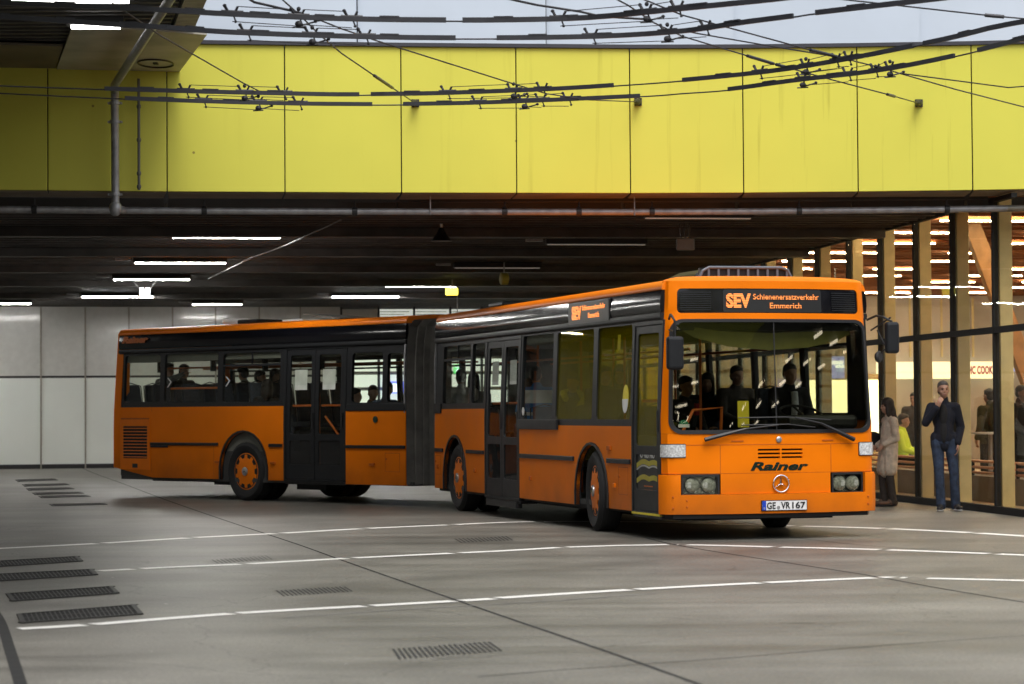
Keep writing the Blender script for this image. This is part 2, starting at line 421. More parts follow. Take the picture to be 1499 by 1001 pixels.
marking([(146, 836), (250, 830.5), (358, 826), (510, 817.5), (665, 810), (750, 806), (824, 801.5), (979, 797.5), (1134, 801), (1294, 805), (1454, 811), (1530, 814.5)],
        [(201, 833), (358, 826), (512, 817.4), (667, 810), (824, 801.5), (983, 797.6), (998, 798), (1136, 801), (1294, 805), (1455, 811)], .10, .17)
marking([(28, 921), (130, 915), (340, 898.6), (535, 887.6), (670, 880), (720, 877), (749, 874.5), (924, 863.6), (1114, 853.6), (1284, 846), (1307, 845.8)],
        [(132, 915), (342, 898.4), (539, 887.3), (671, 880), (728, 876.4), (927, 863.4), (1117, 853.4), (1284, 846)], .07, .155)
marking([(1318, 846), (1327, 846.2)], [], .07, .15)
marking([(1357, 847), (1430, 848.6), (1530, 851)], [], .07, .15)
M['ghost'] = mat('ghost_paint', (.21, .205, .19), .6, var=.3)
gh = MB(); ribbon(gh, catmull([at_z(x, y) for x, y in [(410, 905), (520, 897), (650, 889), (800, 880), (960, 869)]]), .035, .003); tag(gh.build('faded_marking', M['ghost']), kind='structure')
for pts, w in [([(60, 655), (120, 685), (180, 708), (245, 732.5), (330, 762), (430, 795), (500, 820), (620, 862), (750, 907), (880, 951), (1021, 1001), (1120, 1038)], .03),
               ([(940, 786), (981, 796), (1050, 808), (1160, 825), (1269, 842), (1380, 862), (1530, 887)], .028),
               ([(700, 991), (820, 981), (1059, 964), (1280, 946), (1540, 928)], .012), ([(-20, 880), (0, 908), (14, 950), (30, 1001), (40, 1040)], .07), ([(1085, 777), (1250, 797), (1400, 806), (1530, 812)], .012)]:
    jb = MB(); ribbon(jb, catmull([at_z(x, y) for x, y in pts], 5), w, .002); tag(jb.build('expansion_joint', M['joint']), kind='structure')

# ---- drain gratings
M['grate'] = mat('grate_iron', (.035, .034, .033), .55, metal=.4, var=.4, vscale=20)
M['gratew'] = mat('worn_grate_iron', (.10, .098, .092), .6, metal=.2, var=.5, vscale=14)
M['grated'] = mat('dark_grate_iron', (.018, .018, .019), .6, var=.4, vscale=20)
M['pit'] = mat('grate_pit', (.006, .006, .006), .9)
def grate(corners, nbars, mtl, label, group, frame_w=.035, pit=True):
    A, B, C, D = [at_z(*c) for c in corners]   # near-left, near-right, far-right, far-left
    c0 = (A+B+C+D)/4; nbars = nbars if pit else int(nbars*.72)
    e = empty('drain_grating', c0, 0, label, 'drain grating', group)
    A, B, C, D = A-c0, B-c0, C-c0, D-c0
    up = Vector((0, 0, 1))
    if pit:
        b = MB(); b.add([A+up*.003, B+up*.003, C+up*.003, D+up*.003], [(0, 1, 2, 3)]); b.build('pit', M['pit'], e)
        f = MB()
        for p, q in ((A, B), (B, C), (C, D), (D, A)):
            t = (q-p).normalized(); n = Vector((-t.y, t.x, 0))*frame_w
            f.add([p+up*.004, q+up*.004, q+n+up*.004, p+n+up*.004, p+up*.010, q+up*.010, q+n+up*.010, p+n+up*.010], [(0, 1, 2, 3), (4, 5, 6, 7), (0, 1, 5, 4), (2, 3, 7, 6), (1, 2, 6, 5), (0, 3, 7, 4)])
        f.build('frame', mtl, e)
    bars = MB()
    for i in range(1, nbars):
        t = i/nbars; jit = 0 if pit else R.uniform(-.08, .08)
        p = A.lerp(B, t)+(D-A)*(0 if pit else max(0, jit)); q = D.lerp(C, t)-(D-A)*(0 if pit else max(0, R.uniform(-.1, .12)))
        ribbon_t = (B-A).normalized()*((B-A).length/nbars*(.30 if pit else .42))
        z = .007 if pit else .004
        bars.add([p-ribbon_t*.5+up*z, p+ribbon_t*.5+up*z, q+ribbon_t*.5+up*z, q-ribbon_t*.5+up*z], [(0, 1, 2, 3)])
    if pit:
        for t in (.5,):
            p = A.lerp(D, t); q = B.lerp(C, t); h = (D-A).normalized()*.012
            bars.add([p-h+up*.009, q-h+up*.009, q+h+up*.009, p+h+up*.009], [(0, 1, 2, 3)])
    bars.build('bars', mtl, e)
gl = ['nearest', 'second nearest', 'third nearest', 'fourth nearest']
for i, c in enumerate([[(30, 913), (210, 900), (198, 886), (24, 900)], [(17, 881), (175, 869), (165, 859), (8, 870)], [(-14, 852), (144, 842), (136, 834), (-22, 842)], [(-14, 831), (122, 822), (114, 815), (-22, 823)]]):
    grate(c, 26, M['grate'], gl[i]+' black slotted grating set in the concrete at lower left', 'black slotted gratings in the concrete')
fl_ = ['first', 'second', 'third', 'fourth', 'fifth', 'last']
for i, (x0, x1, y) in enumerate([(22, 80, 703), (32, 97, 710), (38, 104, 716), (47, 118, 722.5), (56, 128, 727), (72, 152, 739)]):
    grate([(x0+5, y+2.2), (x1+5, y), (x1, y-2), (x0, y-.5)], 20, M['grate'], fl_[i]+' thin distant grating counted from the pale back wall', 'far gratings near the back wall')
for c, nb, lb in [([(578, 966), (742, 953), (722, 939), (568, 951)], 30, 'large worn grating at the bottom edge nearest the camera'),
                  ([(410, 874), (522, 866), (508, 858), (398, 865)], 26, 'worn grating between the two nearest white lines'),
                  ([(314, 826), (404, 819), (394, 813), (304, 820)], 22, 'pale worn grating touching the middle white line'),
                  ([(670, 795), (756, 791), (746, 785), (660, 789)], 22, 'worn grating between the lines just in front of the bus'),
                  ([(450, 712), (590, 708), (575, 703), (440, 706)], 20, 'faint worn grating on the floor behind the rear wheel')]:
    grate(c, nb, M['gratew'] if c[0][0] in (314, 450) else M['grated'], lb, 'worn drain gratings in the road', pit=False)

# ================================================================== BUS
TH, PHI, SEND, BOFF = .291, .7959, 9.8138, .7831
F0 = Vector((1.6577, 26.1018, 0))
b1 = Vector((-math.sin(TH), math.cos(TH), 0)); n1 = Vector((math.cos(TH), math.sin(TH), 0))
b2 = Vector((-math.sin(PHI), math.cos(PHI), 0)); n2 = Vector((math.cos(PHI), math.sin(PHI), 0))
PIV = F0+b1*(SEND+BOFF)+n1*1.25
G0 = PIV+b2*BOFF
FC = F0+n1*1.25
bus = empty('articulated_bus', FC, TH, 'orange articulated bus with black roof band and displays reading SEV', 'bus')
XF = None                                            # front section: bus local = section local (x, s, z)
XR = Matrix.Translation((0, SEND+BOFF, 0)) @ Matrix.Rotation(PHI-TH, 4, 'Z') @ Matrix.Translation((0, BOFF, 0))
def hw(z): return 1.25 if z < 1.3 else 1.25-.06*(z-1.3)/1.5
def side_fn(sgn, off):                              # sgn -1: door side; depth grows inward
    return lambda s, z, d: Vector((sgn*(hw(z)+off-d), s, z))
def sbox(mb, sgn, s0, s1, z0, z1, off, th):
    sheet(mb, [(s0, z0), (s1, z0), (s1, z1), (s0, z1)], [], side_fn(sgn, off), th, 5)
def arch(cs, r, ztop, zb, n=14):
    """wheel arch outline, from rear foot to front foot"""
    out = []; zc = ztop-r
    out.append((cs+r*1.02, zb))
    for k in range(n+1):
        a = PI*k/n; out.append((cs+r*math.cos(a)*(1.02 if math.sin(a) < .2 else 1), zc+r*math.sin(a)*.98))
    out.append((cs-r*1.02, zb)); return out
def panel_side(sgn, s0, s1, z0, z1, arches, th, xf, off=0, zb2=None, holes=()):
    """lower body side with wheel arches cut out of its bottom edge"""
    o = [(s1, z1), (s0, z1), (s0, z0)]
    for cs, r, zt in arches: o += arch(cs, r, zt, z0)[::-1]
    if zb2: o += [(zb2[0], z0), (s1, zb2[1])]
    else: o.append((s1, z0))
    mb = MB(); sheet(mb, o, list(holes), side_fn(sgn, off), th, .35); return mb
# --- lower orange skins, door side and far side
panel_side(-1, 1.10, 5.48, .29, 1.245, [(2.52, .58, 1.03)], .04, XF).build('side_panel', M['orange'], bus, XF)
panel_side(-1, 7.13, 9.80, .30, 1.46, [(8.67, .58, 1.07)], .04, XF).build('side_panel', M['orange'], bus, XF)
panel_side(1, .10, 9.80, .29, 1.30, [(2.52, .58, 1.03), (8.67, .58, 1.07)], .04, XF).build('side_panel', M['orange'], bus, XF)
panel_side(-1, 0.0, 1.36, .31, 1.44, [], .04, XR).build('side_panel', M['orange'], bus, XR)
panel_side(-1, 2.85, 7.36, .34, 1.53, [(3.85, .58, 1.12)], .04, XR, zb2=(6.28, .50)).build('side_panel', M['orange'], bus, XR)
panel_side(1, 0.0, 7.36, .34, 1.50, [(3.85, .58, 1.12)], .04, XR, zb2=(6.28, .50)).build('side_panel', M['orange'], bus, XR)
# arch lips
def lip(cs, r, zt, z0, xf, sgn):
    P = arch(cs, r, zt, z0); mb = MB(); fn = side_fn(sgn, .018)
    for a, b in zip(P, P[1:]):
        ca = Vector((cs, zt-r)); 
        def outw(p):
            v = Vector(p)-ca
            if v.y < 0: v.y = 0
            return Vector(p)+v.normalized()*.032
        sheet(mb, [a, b, tuple(outw(b)), tuple(outw(a))], [], fn, .08, 5)
    mb.build('wheel_arch', M['black'], bus, xf)
for cs, zt, xf, z0 in ((2.52, 1.03, XF, .29), (8.67, 1.07, XF, .30), (3.85, 1.12, XR, .34)):
    lip(cs, .58, zt, z0, xf, -1)
# inner wheel wells
for cs, xf in ((2.52, XF), (8.67, XF), (3.85, XR)):
    mb = MB(); mb.box(-.62, .62, cs-.66, cs+.66, .34, 1.12); mb.build('axle_housing', M['dark'], bus, xf)

# --- windows & black frame layer (door side)
def frame_side(sgn, s0, s1, z0, z1, holes, xf, name='window_frame', mt='blacksoft', off=-.004, th=.05):
    mb = MB(); sheet(mb, [(s0, z0), (s1, z0), (s1, z1), (s0, z1)], holes, side_fn(sgn, off), th, .3); return mb.build(name, M[mt], bus, xf)
def pane(sgn, s0, s1, z0, z1, xf, mt, parent=None, off=-.022, r=.06, name='window'):
    mb = MB(); sheet(mb, rrect(s0, s1, z0, z1, r, 5), [], side_fn(sgn, off), .005, 5)
    return mb.build(name, M[mt], parent or bus, xf)
def W(s0, s1, z0, z1): return (s0, s1, z0, z1)
winB, winC, winD = W(4.10, 5.42, 1.32, 2.40), W(2.52, 3.94, 1.32, 2.40), W(1.15, 2.36, 1.32, 2.40)
winA1, winA2 = W(7.22, 7.84, 1.54, 2.37), W(7.94, 9.40, 1.54, 2.37)
frame_side(-1, 1.10, 5.48, 1.245, 2.42, [rrect(*w, .05) for w in (winB, winC, winD)], XF)
frame_side(-1, 7.13, 9.80, 1.46, 2.42, [rrect(*w, .05) for w in (winA1, winA2)], XF)
e = .012
for w, mt in ((winB, 'glass_side'), (winC, 'glass_yellow'), (winD, 'glass_yellow'), (winA1, 'glass_side'), (winA2, 'glass_side')):
    o = pane(-1, w[0]-e, w[1]+e, w[2]-e, w[3]+e, XF, mt)
    if mt == 'glass_yellow': o['label'] = 'side window with olive yellow tint'
RW = [W(.06, .43, 1.57, 2.32), W(.54, 1.24, 1.57, 2.34), W(2.96, 4.42, 1.60, 2.40), W(4.55, 5.98, 1.61, 2.42), W(6.10, 7.10, 1.62, 2.42)]
frame_side(-1, 0, 1.36, 1.44, 2.47, [rrect(*w, .06) for w in RW[:2]], XR)
frame_side(-1, 2.85, 7.30, 1.53, 2.47, [rrect(*w, .06) for w in RW[2:]], XR)
for w in RW: pane(-1, w[0]-e, w[1]+e, w[2]-e, w[3]+e, XR, 'glass_side')
for (s0, s1, z, xf) in ((2.96, 4.42, 2.20, XR), (7.94, 9.40, 2.17, XF)):
    mb = MB(); sbox(mb, -1, s0, s1, z-.018, z+.018, -.008, .03); sbox(mb, -1, (s0+s1)/2-.012, (s0+s1)/2+.012, z, z+.2, -.010, .02); mb.build('hopper_bar', M['blacksoft'], bus, xf)
# far side windows
farF = [W(.55, 1.75, 1.38, 2.38), W(1.9, 3.3, 1.38, 2.38), W(3.42, 4.85, 1.38, 2.38), W(4.97, 6.4, 1.38, 2.38), W(6.52, 7.95, 1.38, 2.38), W(8.07, 9.6, 1.38, 2.38)]
farR = [W(.2, 1.2, 1.56, 2.40), W(1.3, 2.7, 1.56, 2.40), W(2.8, 4.2, 1.56, 2.40), W(4.3, 5.7, 1.56, 2.40), W(5.8, 7.1, 1.56, 2.40)]
frame_side(1, .12, 9.80, 1.30, 2.44, [rrect(*w, .07) for w in farF], XF)
frame_side(1, 0, 7.30, 1.50, 2.47, [rrect(*w, .07) for w in farR], XR)
for w in farF: pane(1, w[0]-e, w[1]+e, w[2]-e, w[3]+e, XF, 'glass_side')
for w in farR: pane(1, w[0]-e, w[1]+e, w[2]-e, w[3]+e, XR, 'glass_side')
for far, xf in ((farF, XF), (farR, XR)):
    mb = MB()
    for w in far: sbox(mb, 1, w[0], w[1], 2.15, 2.18, -.01, .03)
    mb.build('hopper_bar', M['blacksoft'], bus, xf)
# --- gutters, black roof band, orange roof edge, roof
def band(name, mt, pts, s0, s1, xf, both=True):
    """long moulding: pts = (x outward at half width, z) outline from bottom to top, door side then mirrored"""
    mb = MB()
    for sg in ((-1, 1) if both else (-1,)):
        n = len(pts); vs = []; fs = []
        for s in (s0, s1):
            for (x, z) in pts: vs.append((sg*x, s, z))
        for i in range(n): fs.append((i, (i+1) % n, n+(i+1) % n, n+i))
        fs += [tuple(range(n)), tuple(range(n, 2*n))]
        mb.add(vs, fs)
    return mb.build(name, M[mt], bus, xf, smooth=True)
blk = [(1.18, 2.50), (1.226, 2.50), (1.232, 2.53), (1.236, 2.58), (1.232, 2.66), (1.214, 2.74), (1.18, 2.745)]
gut = [(1.17, 2.42), (1.215, 2.42), (1.238, 2.44), (1.242, 2.47), (1.236, 2.495), (1.17, 2.498)]
org = [(1.10, 2.747), (1.212, 2.747), (1.218, 2.765), (1.206, 2.80), (1.18, 2.832), (1.14, 2.852), (1.10, 2.852)]
for nm, mt, pts in (('gutter', 'blacksoft', gut), ('roof_band', 'blackgloss', blk), ('roof_edge', 'orange_plain', org)):
    band(nm, mt, pts, .16, 9.80, XF)
    band(nm, mt, [(x, z+(.045 if z > 2.45 else .05)*.5) for x, z in pts], 0, 7.24, XR)
for s0, s1, xf, dz in ((.2, 9.80, XF, 0), (0, 7.22, XR, .022)):
    mb = MB(); P = [(-1.1, 2.78), (-1.1, 2.852), (-.7, 2.885), (0, 2.90), (.7, 2.885), (1.1, 2.852), (1.1, 2.78)]
    vs = [(x, s, z+dz) for s in (s0, s1) for x, z in P]; n = len(P)
    fs = [(i, i+1, n+i+1, n+i) for i in range(n-1)]+[tuple(range(n)), tuple(range(n, 2*n)), (0, n-1, 2*n-1, n)]
    mb.add(vs, fs); mb.build('roof', M['orange_plain'], bus, xf)
    mb = MB(); mb.box(-1.16, 1.16, s0, s1, 2.46, 2.50); mb.box(-1.15, -.8, s0+.2, s1-.1, 2.30, 2.459); mb.box(.8, 1.15, s0+.2, s1-.1, 2.30, 2.459); mb.build('headlining', M['ceil_in'], bus, xf)
    mb = MB(); mb.box(-1.2, 1.2, s0-.1, s1, .30, .36); mb.build('floor', M['floor_in'], bus, xf)
mb = MB(); mb.box(-1.19, 1.19, 1.2, 9.75, .26, .30); mb.box(-.9, .9, .4, 9.7, .2, .26); mb.build('underframe', M['dark'], bus, XF)
mb = MB(); mb.box(-1.19, 1.19, .05, 6.2, .30, .34); mb.box(-1.1, 1.1, 6.2, 7.2, .42, .5); mb.box(-.7, .7, 2.6, 7.0, .26, .34); mb.box(-1.1, -.6, 2.0, 2.7, .2, .33); mb.box(-1.1, -.85, 4.4, 4.8, .24, .34); mb.build('underframe', M['dark'], bus, XR)
# raised floor in the rear half
mb = MB(); mb.box(-1.19, 1.19, 3.1, 7.25, .36, .80); mb.build('podium', M['floor_in'], bus, XR)
# sill boxes and rub strips
def strip(s0, s1, z0, z1, xf, off=.022, name='rub_strip', mt='blacksoft'):
    mb = MB(); sbox(mb, -1, s0, s1, z0, z1, off, .03); return mb.build(name, M[mt], bus, xf, bevel=.006)
strip(3.80, 5.48, 1.19, 1.315, XF, .03, 'sill_box'); strip(9.42, 9.80, 1.40, 1.54, XF, .02, 'sill_box'); strip(.02, 1.34, 1.445, 1.55, XR, .015, 'sill_box')
strip(3.18, 5.46, .815, .87, XF); strip(1.12, 1.93, .815, .87, XF); strip(7.15, 8.03, .835, .885, XF); strip(9.31, 9.79, .835, .885, XF)
strip(.01, 1.35, .865, .915, XR); strip(2.87, 3.20, .875, .925, XR); strip(4.50, 6.32, .885, .935, XR); strip(5.85, 6.32, .85, .884, XR, .016)
# rear face
mb = MB(); P = [(1.25, .50), (1.25, 1.3), (1.235, 1.9), (1.20, 2.6), (1.15, 2.84), (.9, 2.87), (-.9, 2.87), (-1.15, 2.84), (-1.20, 2.6), (-1.235, 1.9), (-1.25, 1.3), (-1.25, .50)]
def rearfn(x, z, d): return Vector((x, 7.42-.05*max(0, z-1.0)-.10*(abs(x)/1.25)**6-d, z))
sheet(mb, P, [rrect(-1.02, 1.02, 1.62, 2.45, .1, 5)], rearfn, .12, .15); mb.build('rear_panel', M['orange'], bus, XR, smooth=True)
mb = MB(); sheet(mb, rrect(-1.03, 1.03, 1.61, 2.46, .1, 5), [], lambda x, z, d: rearfn(x, z, d+.05), .005, .3); mb.build('rear_window', M['glass_side'], bus, XR)
mb = MB(); mb.box(-1.15, 1.15, 7.22, 7.25, .8, 1.58); mb.box(1.17, 1.19, .1, 7.2, .8, 1.5); mb.box(-1.185, -1.17, 2.9, 7.2, .8, 1.5); mb.build('inner_lining', M['ceil_in'], bus, XR)
# rear corner post seen from the side
mb = MB(); sheet(mb, [(7.28, .5), (7.37, .5), (7.37, 1.5), (7.31, 2.8), (7.24, 2.86), (7.20, 2.86), (7.20, 2.47), (7.28, 1.55)], [], side_fn(-1, .002), .08, .3); mb.build('corner_post', M['orange'], bus, XR)
# grille on the rear side
gp = MB(); sheet(gp, [(6.34, .47), (7.17, .47), (7.17, 1.32), (6.34, 1.32)], [rrect(6.41, 7.09, .66, 1.21, .01, 1)], side_fn(-1, .010), .03, .4); gpo = gp.build('engine_flap', M['orange_plain'], bus, XR)
mb = MB(); sbox(mb, -1, 6.40, 7.10, .65, 1.22, .005, .003); mb.build('grille', M['dark'], bus, XR)
for k in range(10):
    z = .69+k*.054; mb = MB()
    mb.add([(-1.262, 6.41, z-.010), (-1.262, 7.09, z-.010), (-1.250, 7.09, z+.009), (-1.250, 6.41, z+.009), (-1.256, 6.41, z-.012), (-1.256, 7.09, z-.012), (-1.244, 7.09, z+.007), (-1.244, 6.41, z+.007)],
           [(0, 1, 2, 3), (4, 5, 6, 7), (0, 1, 5, 4), (2, 3, 7, 6)]); mb.build('louvre', M['orange_plain'], gpo, XR)
mb = MB(); sbox(mb, -1, 6.68, 6.82, .50, .57, .016, .01); mb.build('latch', M['black'], bus, XR)
mb = MB(); sbox(mb, -1, 6.36, 7.15, 1.325, 1.35, .012, .01); mb.build('hinge', M['orange_dull'], bus, XR)
def seam(s, z0, z1, xf, w=.006):
    mb = MB(); sbox(mb, -1, s, s+w, z0, z1, .002, .005); mb.build('panel_seam', M['orange_dull'], bus, xf)
seam(6.30, .42, 1.52, XR); seam(4.62, .36, .88, XR)
def flap(s0, s1, z0, z1, xf):
    mb = MB(); w = .008
    for a in ((s0, s1, z0, z0+w), (s0, s1, z1-w, z1), (s0, s0+w, z0+w, z1-w), (s1-w, s1, z0+w, z1-w)): sbox(mb, -1, *a, .002, .004)
    mb.cyl((-1.262, s1-.03, (z0+z1)/2+.05), (-1.25, s1-.03, (z0+z1)/2+.05), .014, 10); mb.build('service_flap', M['orange_dull'], bus, xf)
flap(.13, .46, .51, .80, XR); flap(1.22, 1.55, .46, .78, XF); flap(9.45, 9.76, .5, .78, XF)
def marker(s, z, xf, mt='orange_dull', w=.06, h=.035):
    mb = MB(); sbox(mb, -1, s-w, s+w, z-h/2, z+h/2, .022, .025); mb.build('side_marker', M[mt], bus, xf, bevel=.006)
marker(4.52, .62, XR); marker(3.10, .62, XR); marker(.75, .62, XR); marker(1.86, .99, XF, 'orange_dull', .06, .05); marker(4.97, .56, XF, 'orange_dull', .035, .05); marker(7.6, .60, XF, 'orange_dull', .035, .05); marker(1.98-.3, .56, XF, 'orange_plain', .03, .05); marker(9.62, .62, XF, 'orange_dull', .03, .05)
mb = MB(); mb.lathe([(0, .05), (.012, .05), (.014, .035), (.008, .03), (.008, 0)], (-1.25, .67, 1.31), (-1, 0, 0), 20); mb.build('fuel_cap', M['green'], bus, XR)

# --- doors
def door(s0, s1, z0, z1, xf, leafs, mt, bars=True, lower='glass_door', split=1.03):
    mb = MB(); sheet(mb, [(s0, z0), (s1, z0), (s1, z1), (s0, z1)], [[(s0+.05, z0+.03), (s1-.05, z0+.03), (s1-.05, z1-.05), (s0+.05, z1-.05)]], side_fn(-1, .004), .06, .5)
    d = mb.build('door', M['blacksoft'], bus, xf, bevel=.005)
    n = leafs; w = (s1-s0-.10)/n
    for i in range(n):
        a = s0+.05+w*i; b_ = a+w
        lf = MB(); h1 = rrect(a+.09, b_-.09, split+.05, z1-.14, .04); h2 = rrect(a+.09, b_-.09, z0+.27, split-.05, .03)
        sheet(lf, [(a+.006, z0+.035), (b_-.006, z0+.035), (b_-.006, z1-.055), (a+.006, z1-.055)], [h1, h2], side_fn(-1, -.006), .03, .4)
        lo = lf.build('door_leaf', M['blacksoft'], bus, xf, bevel=.003)
        pane(-1, a+.08, b_-.08, split+.04, z1-.13, xf, mt, lo, -.018, .03, 'pane'); pane(-1, a+.08, b_-.08, z0+.26, split-.04, xf, lower, lo, -.018, .03, 'pane')
        if bars:
            r = MB(); r.cyl((-1.15, a+.08, 1.53), (-1.15, b_-.08, 1.53), .017, 8); r.build('handrail', M['orange_dull'], lo, xf)
        h = MB(); h.box(-1.262, -1.245, a+.02, a+.05, 1.18, 1.42); h.build('handle', M['black'], lo, xf, bevel=.006)
    s = MB(); s.box(-1.235, -1.0, s0+.02, s1-.02, z0-.04, z0-.002); s.build('door_step', M['black'], bus, xf)
    return d
door(5.48, 7.13, .25, 2.42, XF, 2, 'glass_side', True); door(1.36, 2.85, .33, 2.47, XR, 2, 'glass_side', True)
d1 = door(.14, 1.10, .27, 2.42, XF, 1, 'glass_yellow', True, 'led_off', .98)
mb = MB(); mb.box(-1.26, -1.2, .16, 1.08, .262, .285); mb.build('step_edge', M['yellowpaint'], bus, XF, label='yellow painted step edge')
mb = MB(); mb.box(-1.27, -1.18, 5.6, 7.0, .15, .23); mb.build('door_step', M['black'], bus, XF)
mb = MB(); mb.tube([(-1.12, 1.62, 1.02), (-1.12, 1.98, 1.36)], .017, 8); mb.build('handrail', M['orange_dull'], bus, XR)
# door artwork: lettering, two waves, lines
SIDEX = Vector((0, -1, 0))
def side_frame(s, z, off, xf=None):
    mm = frame3(Vector((-(hw(z)+off), s, z)), (0, -1, 0), (0, 0, 1))
    return (xf @ mm) if xf else mm
text_mesh('model_lettering', 'O 405 N\u00dc', M['textwhite'], .46, .085, side_frame(.60, .935, -.010), bus, 0, .02)
def wave(z, h, mt, nm):
    mb = MB(); P = []; n = 16
    f = lambda t: .035*abs(math.sin(2*PI*t*.95+.4))-.05*abs(t-.5)
    for k in range(n+1): P.append((.24+.72*k/n, z+f(k/n)))
    for k in range(n, -1, -1): P.append((.24+.72*k/n, z+f(k/n)+h))
    sheet(mb, P, [], side_fn(-1, -.011), .004, 1); mb.build(nm, M[mt], bus, XF)
wave(.80, .055, 'yellowfilm', 'door_wave'); wave(.775, .018, 'textwhite', 'door_wave'); wave(.63, .055, 'yellowfilm', 'door_wave')
mb = MB()
for k in range(4): sbox(mb, -1, .45, .72, .575-k*.045, .587-k*.045, -.011, .004)
mb.build('door_lines', M['textorange'], bus, XF)
# white notices in the door panes, stickers
for s, xf in ((2.47, XR), (1.80, XR), (6.74, XF), (5.90, XF)):
    mb = MB(); sbox(mb, -1, s-.15, s+.15, 1.78, 2.10, -.026, .002); mb.build('notice', M['white'], bus, xf)
mb = MB(); sheet(mb, [(1.36+.10*math.cos(a*PI/10), 1.56+.16*math.sin(a*PI/10)) for a in range(20)], [], side_fn(-1, -.015), .003, 2); mb.build('oval_sticker', M['yellowpaint'], bus, XF)
mb = MB(); sheet(mb, [(1.36+.10*math.cos(PI+a*PI/10), 1.555+.16*math.sin(PI+a*PI/10)) for a in range(11)], [], side_fn(-1, -.011), .003, 2); mb.build('oval_sticker', M['white'], bus, XF)
mb = MB(); mb.lathe([(0, .055), (.002, .055)], (-1.262+.02, 5.32, 1.42), (-1, 0, 0), 20); mb.build('round_sticker', M['white'], bus, XF)
mb = MB(); sbox(mb, -1, 1.62, 1.72, 2.12, 2.30, -.026, .002); mb.build('notice', M['white'], bus, XF)
# white arrow marks in the rear windows
for s in (5.92, 4.36):
    mb = MB(); sheet(mb, [(s, 2.02), (s-.03, 2.02), (s-.12, 1.95), (s-.03, 1.86), (s, 1.86), (s-.085, 1.95)], [], side_fn(-1, -.016), .003, 2); mb.build('arrow_sticker', M['white'], bus, XR)

# --- front face
def lean(z): return 0 if z < 1.15 else .05*(z-1.15)
def ffn(off):
    def f(a, z, d):
        k = hw(z)/1.25; r = .15; A0 = 1.25-r
        y0 = -.15
        aa = abs(a); sg = 1 if a > 0 else -1
        if aa <= A0:
            x = a; y = y0+.13*(aa/A0)**2.2; nx, ny = .0, -1
            sl = .13*2.2*(aa/A0)**1.2/A0*sg; l = math.hypot(1, sl); nx, ny = sl/l, -1/l
        else:
            t = min(1, (aa-A0)/(r*PI/2)); an = .22+(PI/2-.22)*t
            x = sg*(A0+r*math.sin(PI/2*t)); y = y0+.13+r*(1-math.cos(PI/2*t)); nx, ny = sg*math.sin(an), -math.cos(an)
        y += lean(z)
        return Vector(((x+nx*(off-d))*k, y+ny*(off-d), z))
    return f
FA = 1.10+.15*PI/2      # full half width in arc length
full = lambda z0, z1: [(-FA, z0), (FA, z0), (FA, z1), (-FA, z1)]
# bumper: deep band, rising at the ends beside the lamps
mb = MB(); sheet(mb, [(-FA, .29), (FA, .29), (FA, .72), (1.085, .72), (1.085, .502), (-1.085, .502), (-1.085, .72), (-FA, .72)], [], ffn(.035), .08, .10); mb.build('bumper', M['orange'], bus, XF, smooth=True)
mb = MB(); sheet(mb, full(.24, .285), [], ffn(-.03), .06, .15); mb.build('bumper_lip', M['black'], bus, XF)
# mask between lamps and windscreen, with lamp and slot cut-outs
slots = []
for x0, x1 in ((-.225, .035), (.055, .305)):
    for z0 in (.89, .932, .974): slots.append([(x0, z0), (x1, z0), (x1, z0+.02), (x0, z0+.02)])
mb = MB(); sheet(mb, [(-.65, .504), (.65, .504), (.65, .726), (-.65, .726)], [], ffn(0), .04, .12); mb.build('lower_mask', M['orange'], bus, XF, smooth=True)
wsh = rrect(-1.185, 1.185, 1.17, 2.40, .13, 8)
mb = MB(); sheet(mb, full(.732, 1.165), slots, ffn(0), .04, .11); mb.build('front_panel', M['orange'], bus, XF, smooth=True)
dsp = rrect(-1.125, 1.125, 2.485, 2.755, .05, 4)
mb = MB(); sheet(mb, full(1.167, 2.84), [rrect(-1.2, 1.2, 1.155+.015, 2.415, .14, 8), dsp], ffn(0), .04, .11); mb.build('windscreen_surround', M['orange'], bus, XF, smooth=True)
mb = MB(); sheet(mb, rrect(-.26, .34, .87, 1.01, .01, 2), [], ffn(-.045), .01, .3); mb.build('vent_backing', M['dark'], bus, XF)
# seams
mb = MB()
for a in ((-.655, .735, 1.035), (.655, .735, 1.035)):
    sheet(mb, [(a[0], a[1]), (a[0]+.007, a[1]), (a[0]+.007, a[2]), (a[0], a[2])], [], ffn(.002), .004, .2)
sheet(mb, [(-1.15, 1.038), (1.15, 1.038), (1.15, 1.045), (-1.15, 1.045)], [], ffn(.002), .004, .1)
sheet(mb, [(-FA+.02, .724), (FA-.02, .724), (FA-.02, .734), (-FA+.02, .734)], [], ffn(-.002), .01, .1)
mb.build('panel_seam', M['orange_dull'], bus, XF)
# small pull handles and badge
for x in (-.46, .62):
    mb = MB(); sheet(mb, rrect(x-.07, x+.07, 1.075, 1.088, .005, 2), [], ffn(.008), .006, .2); mb.build('pull_handle', M['orange_dull'], bus, XF)
def fpt(a, z, off): return ffn(off)(a, z, 0)
mb = MB(); p = fpt(0.02, 1.095, .0); mb.lathe([(0, .032), (.012, .032), (.018, .02), (.02, 0)], p, (0, -1, 0), 20); mb.build('round_badge', M['steel'], bus, XF)
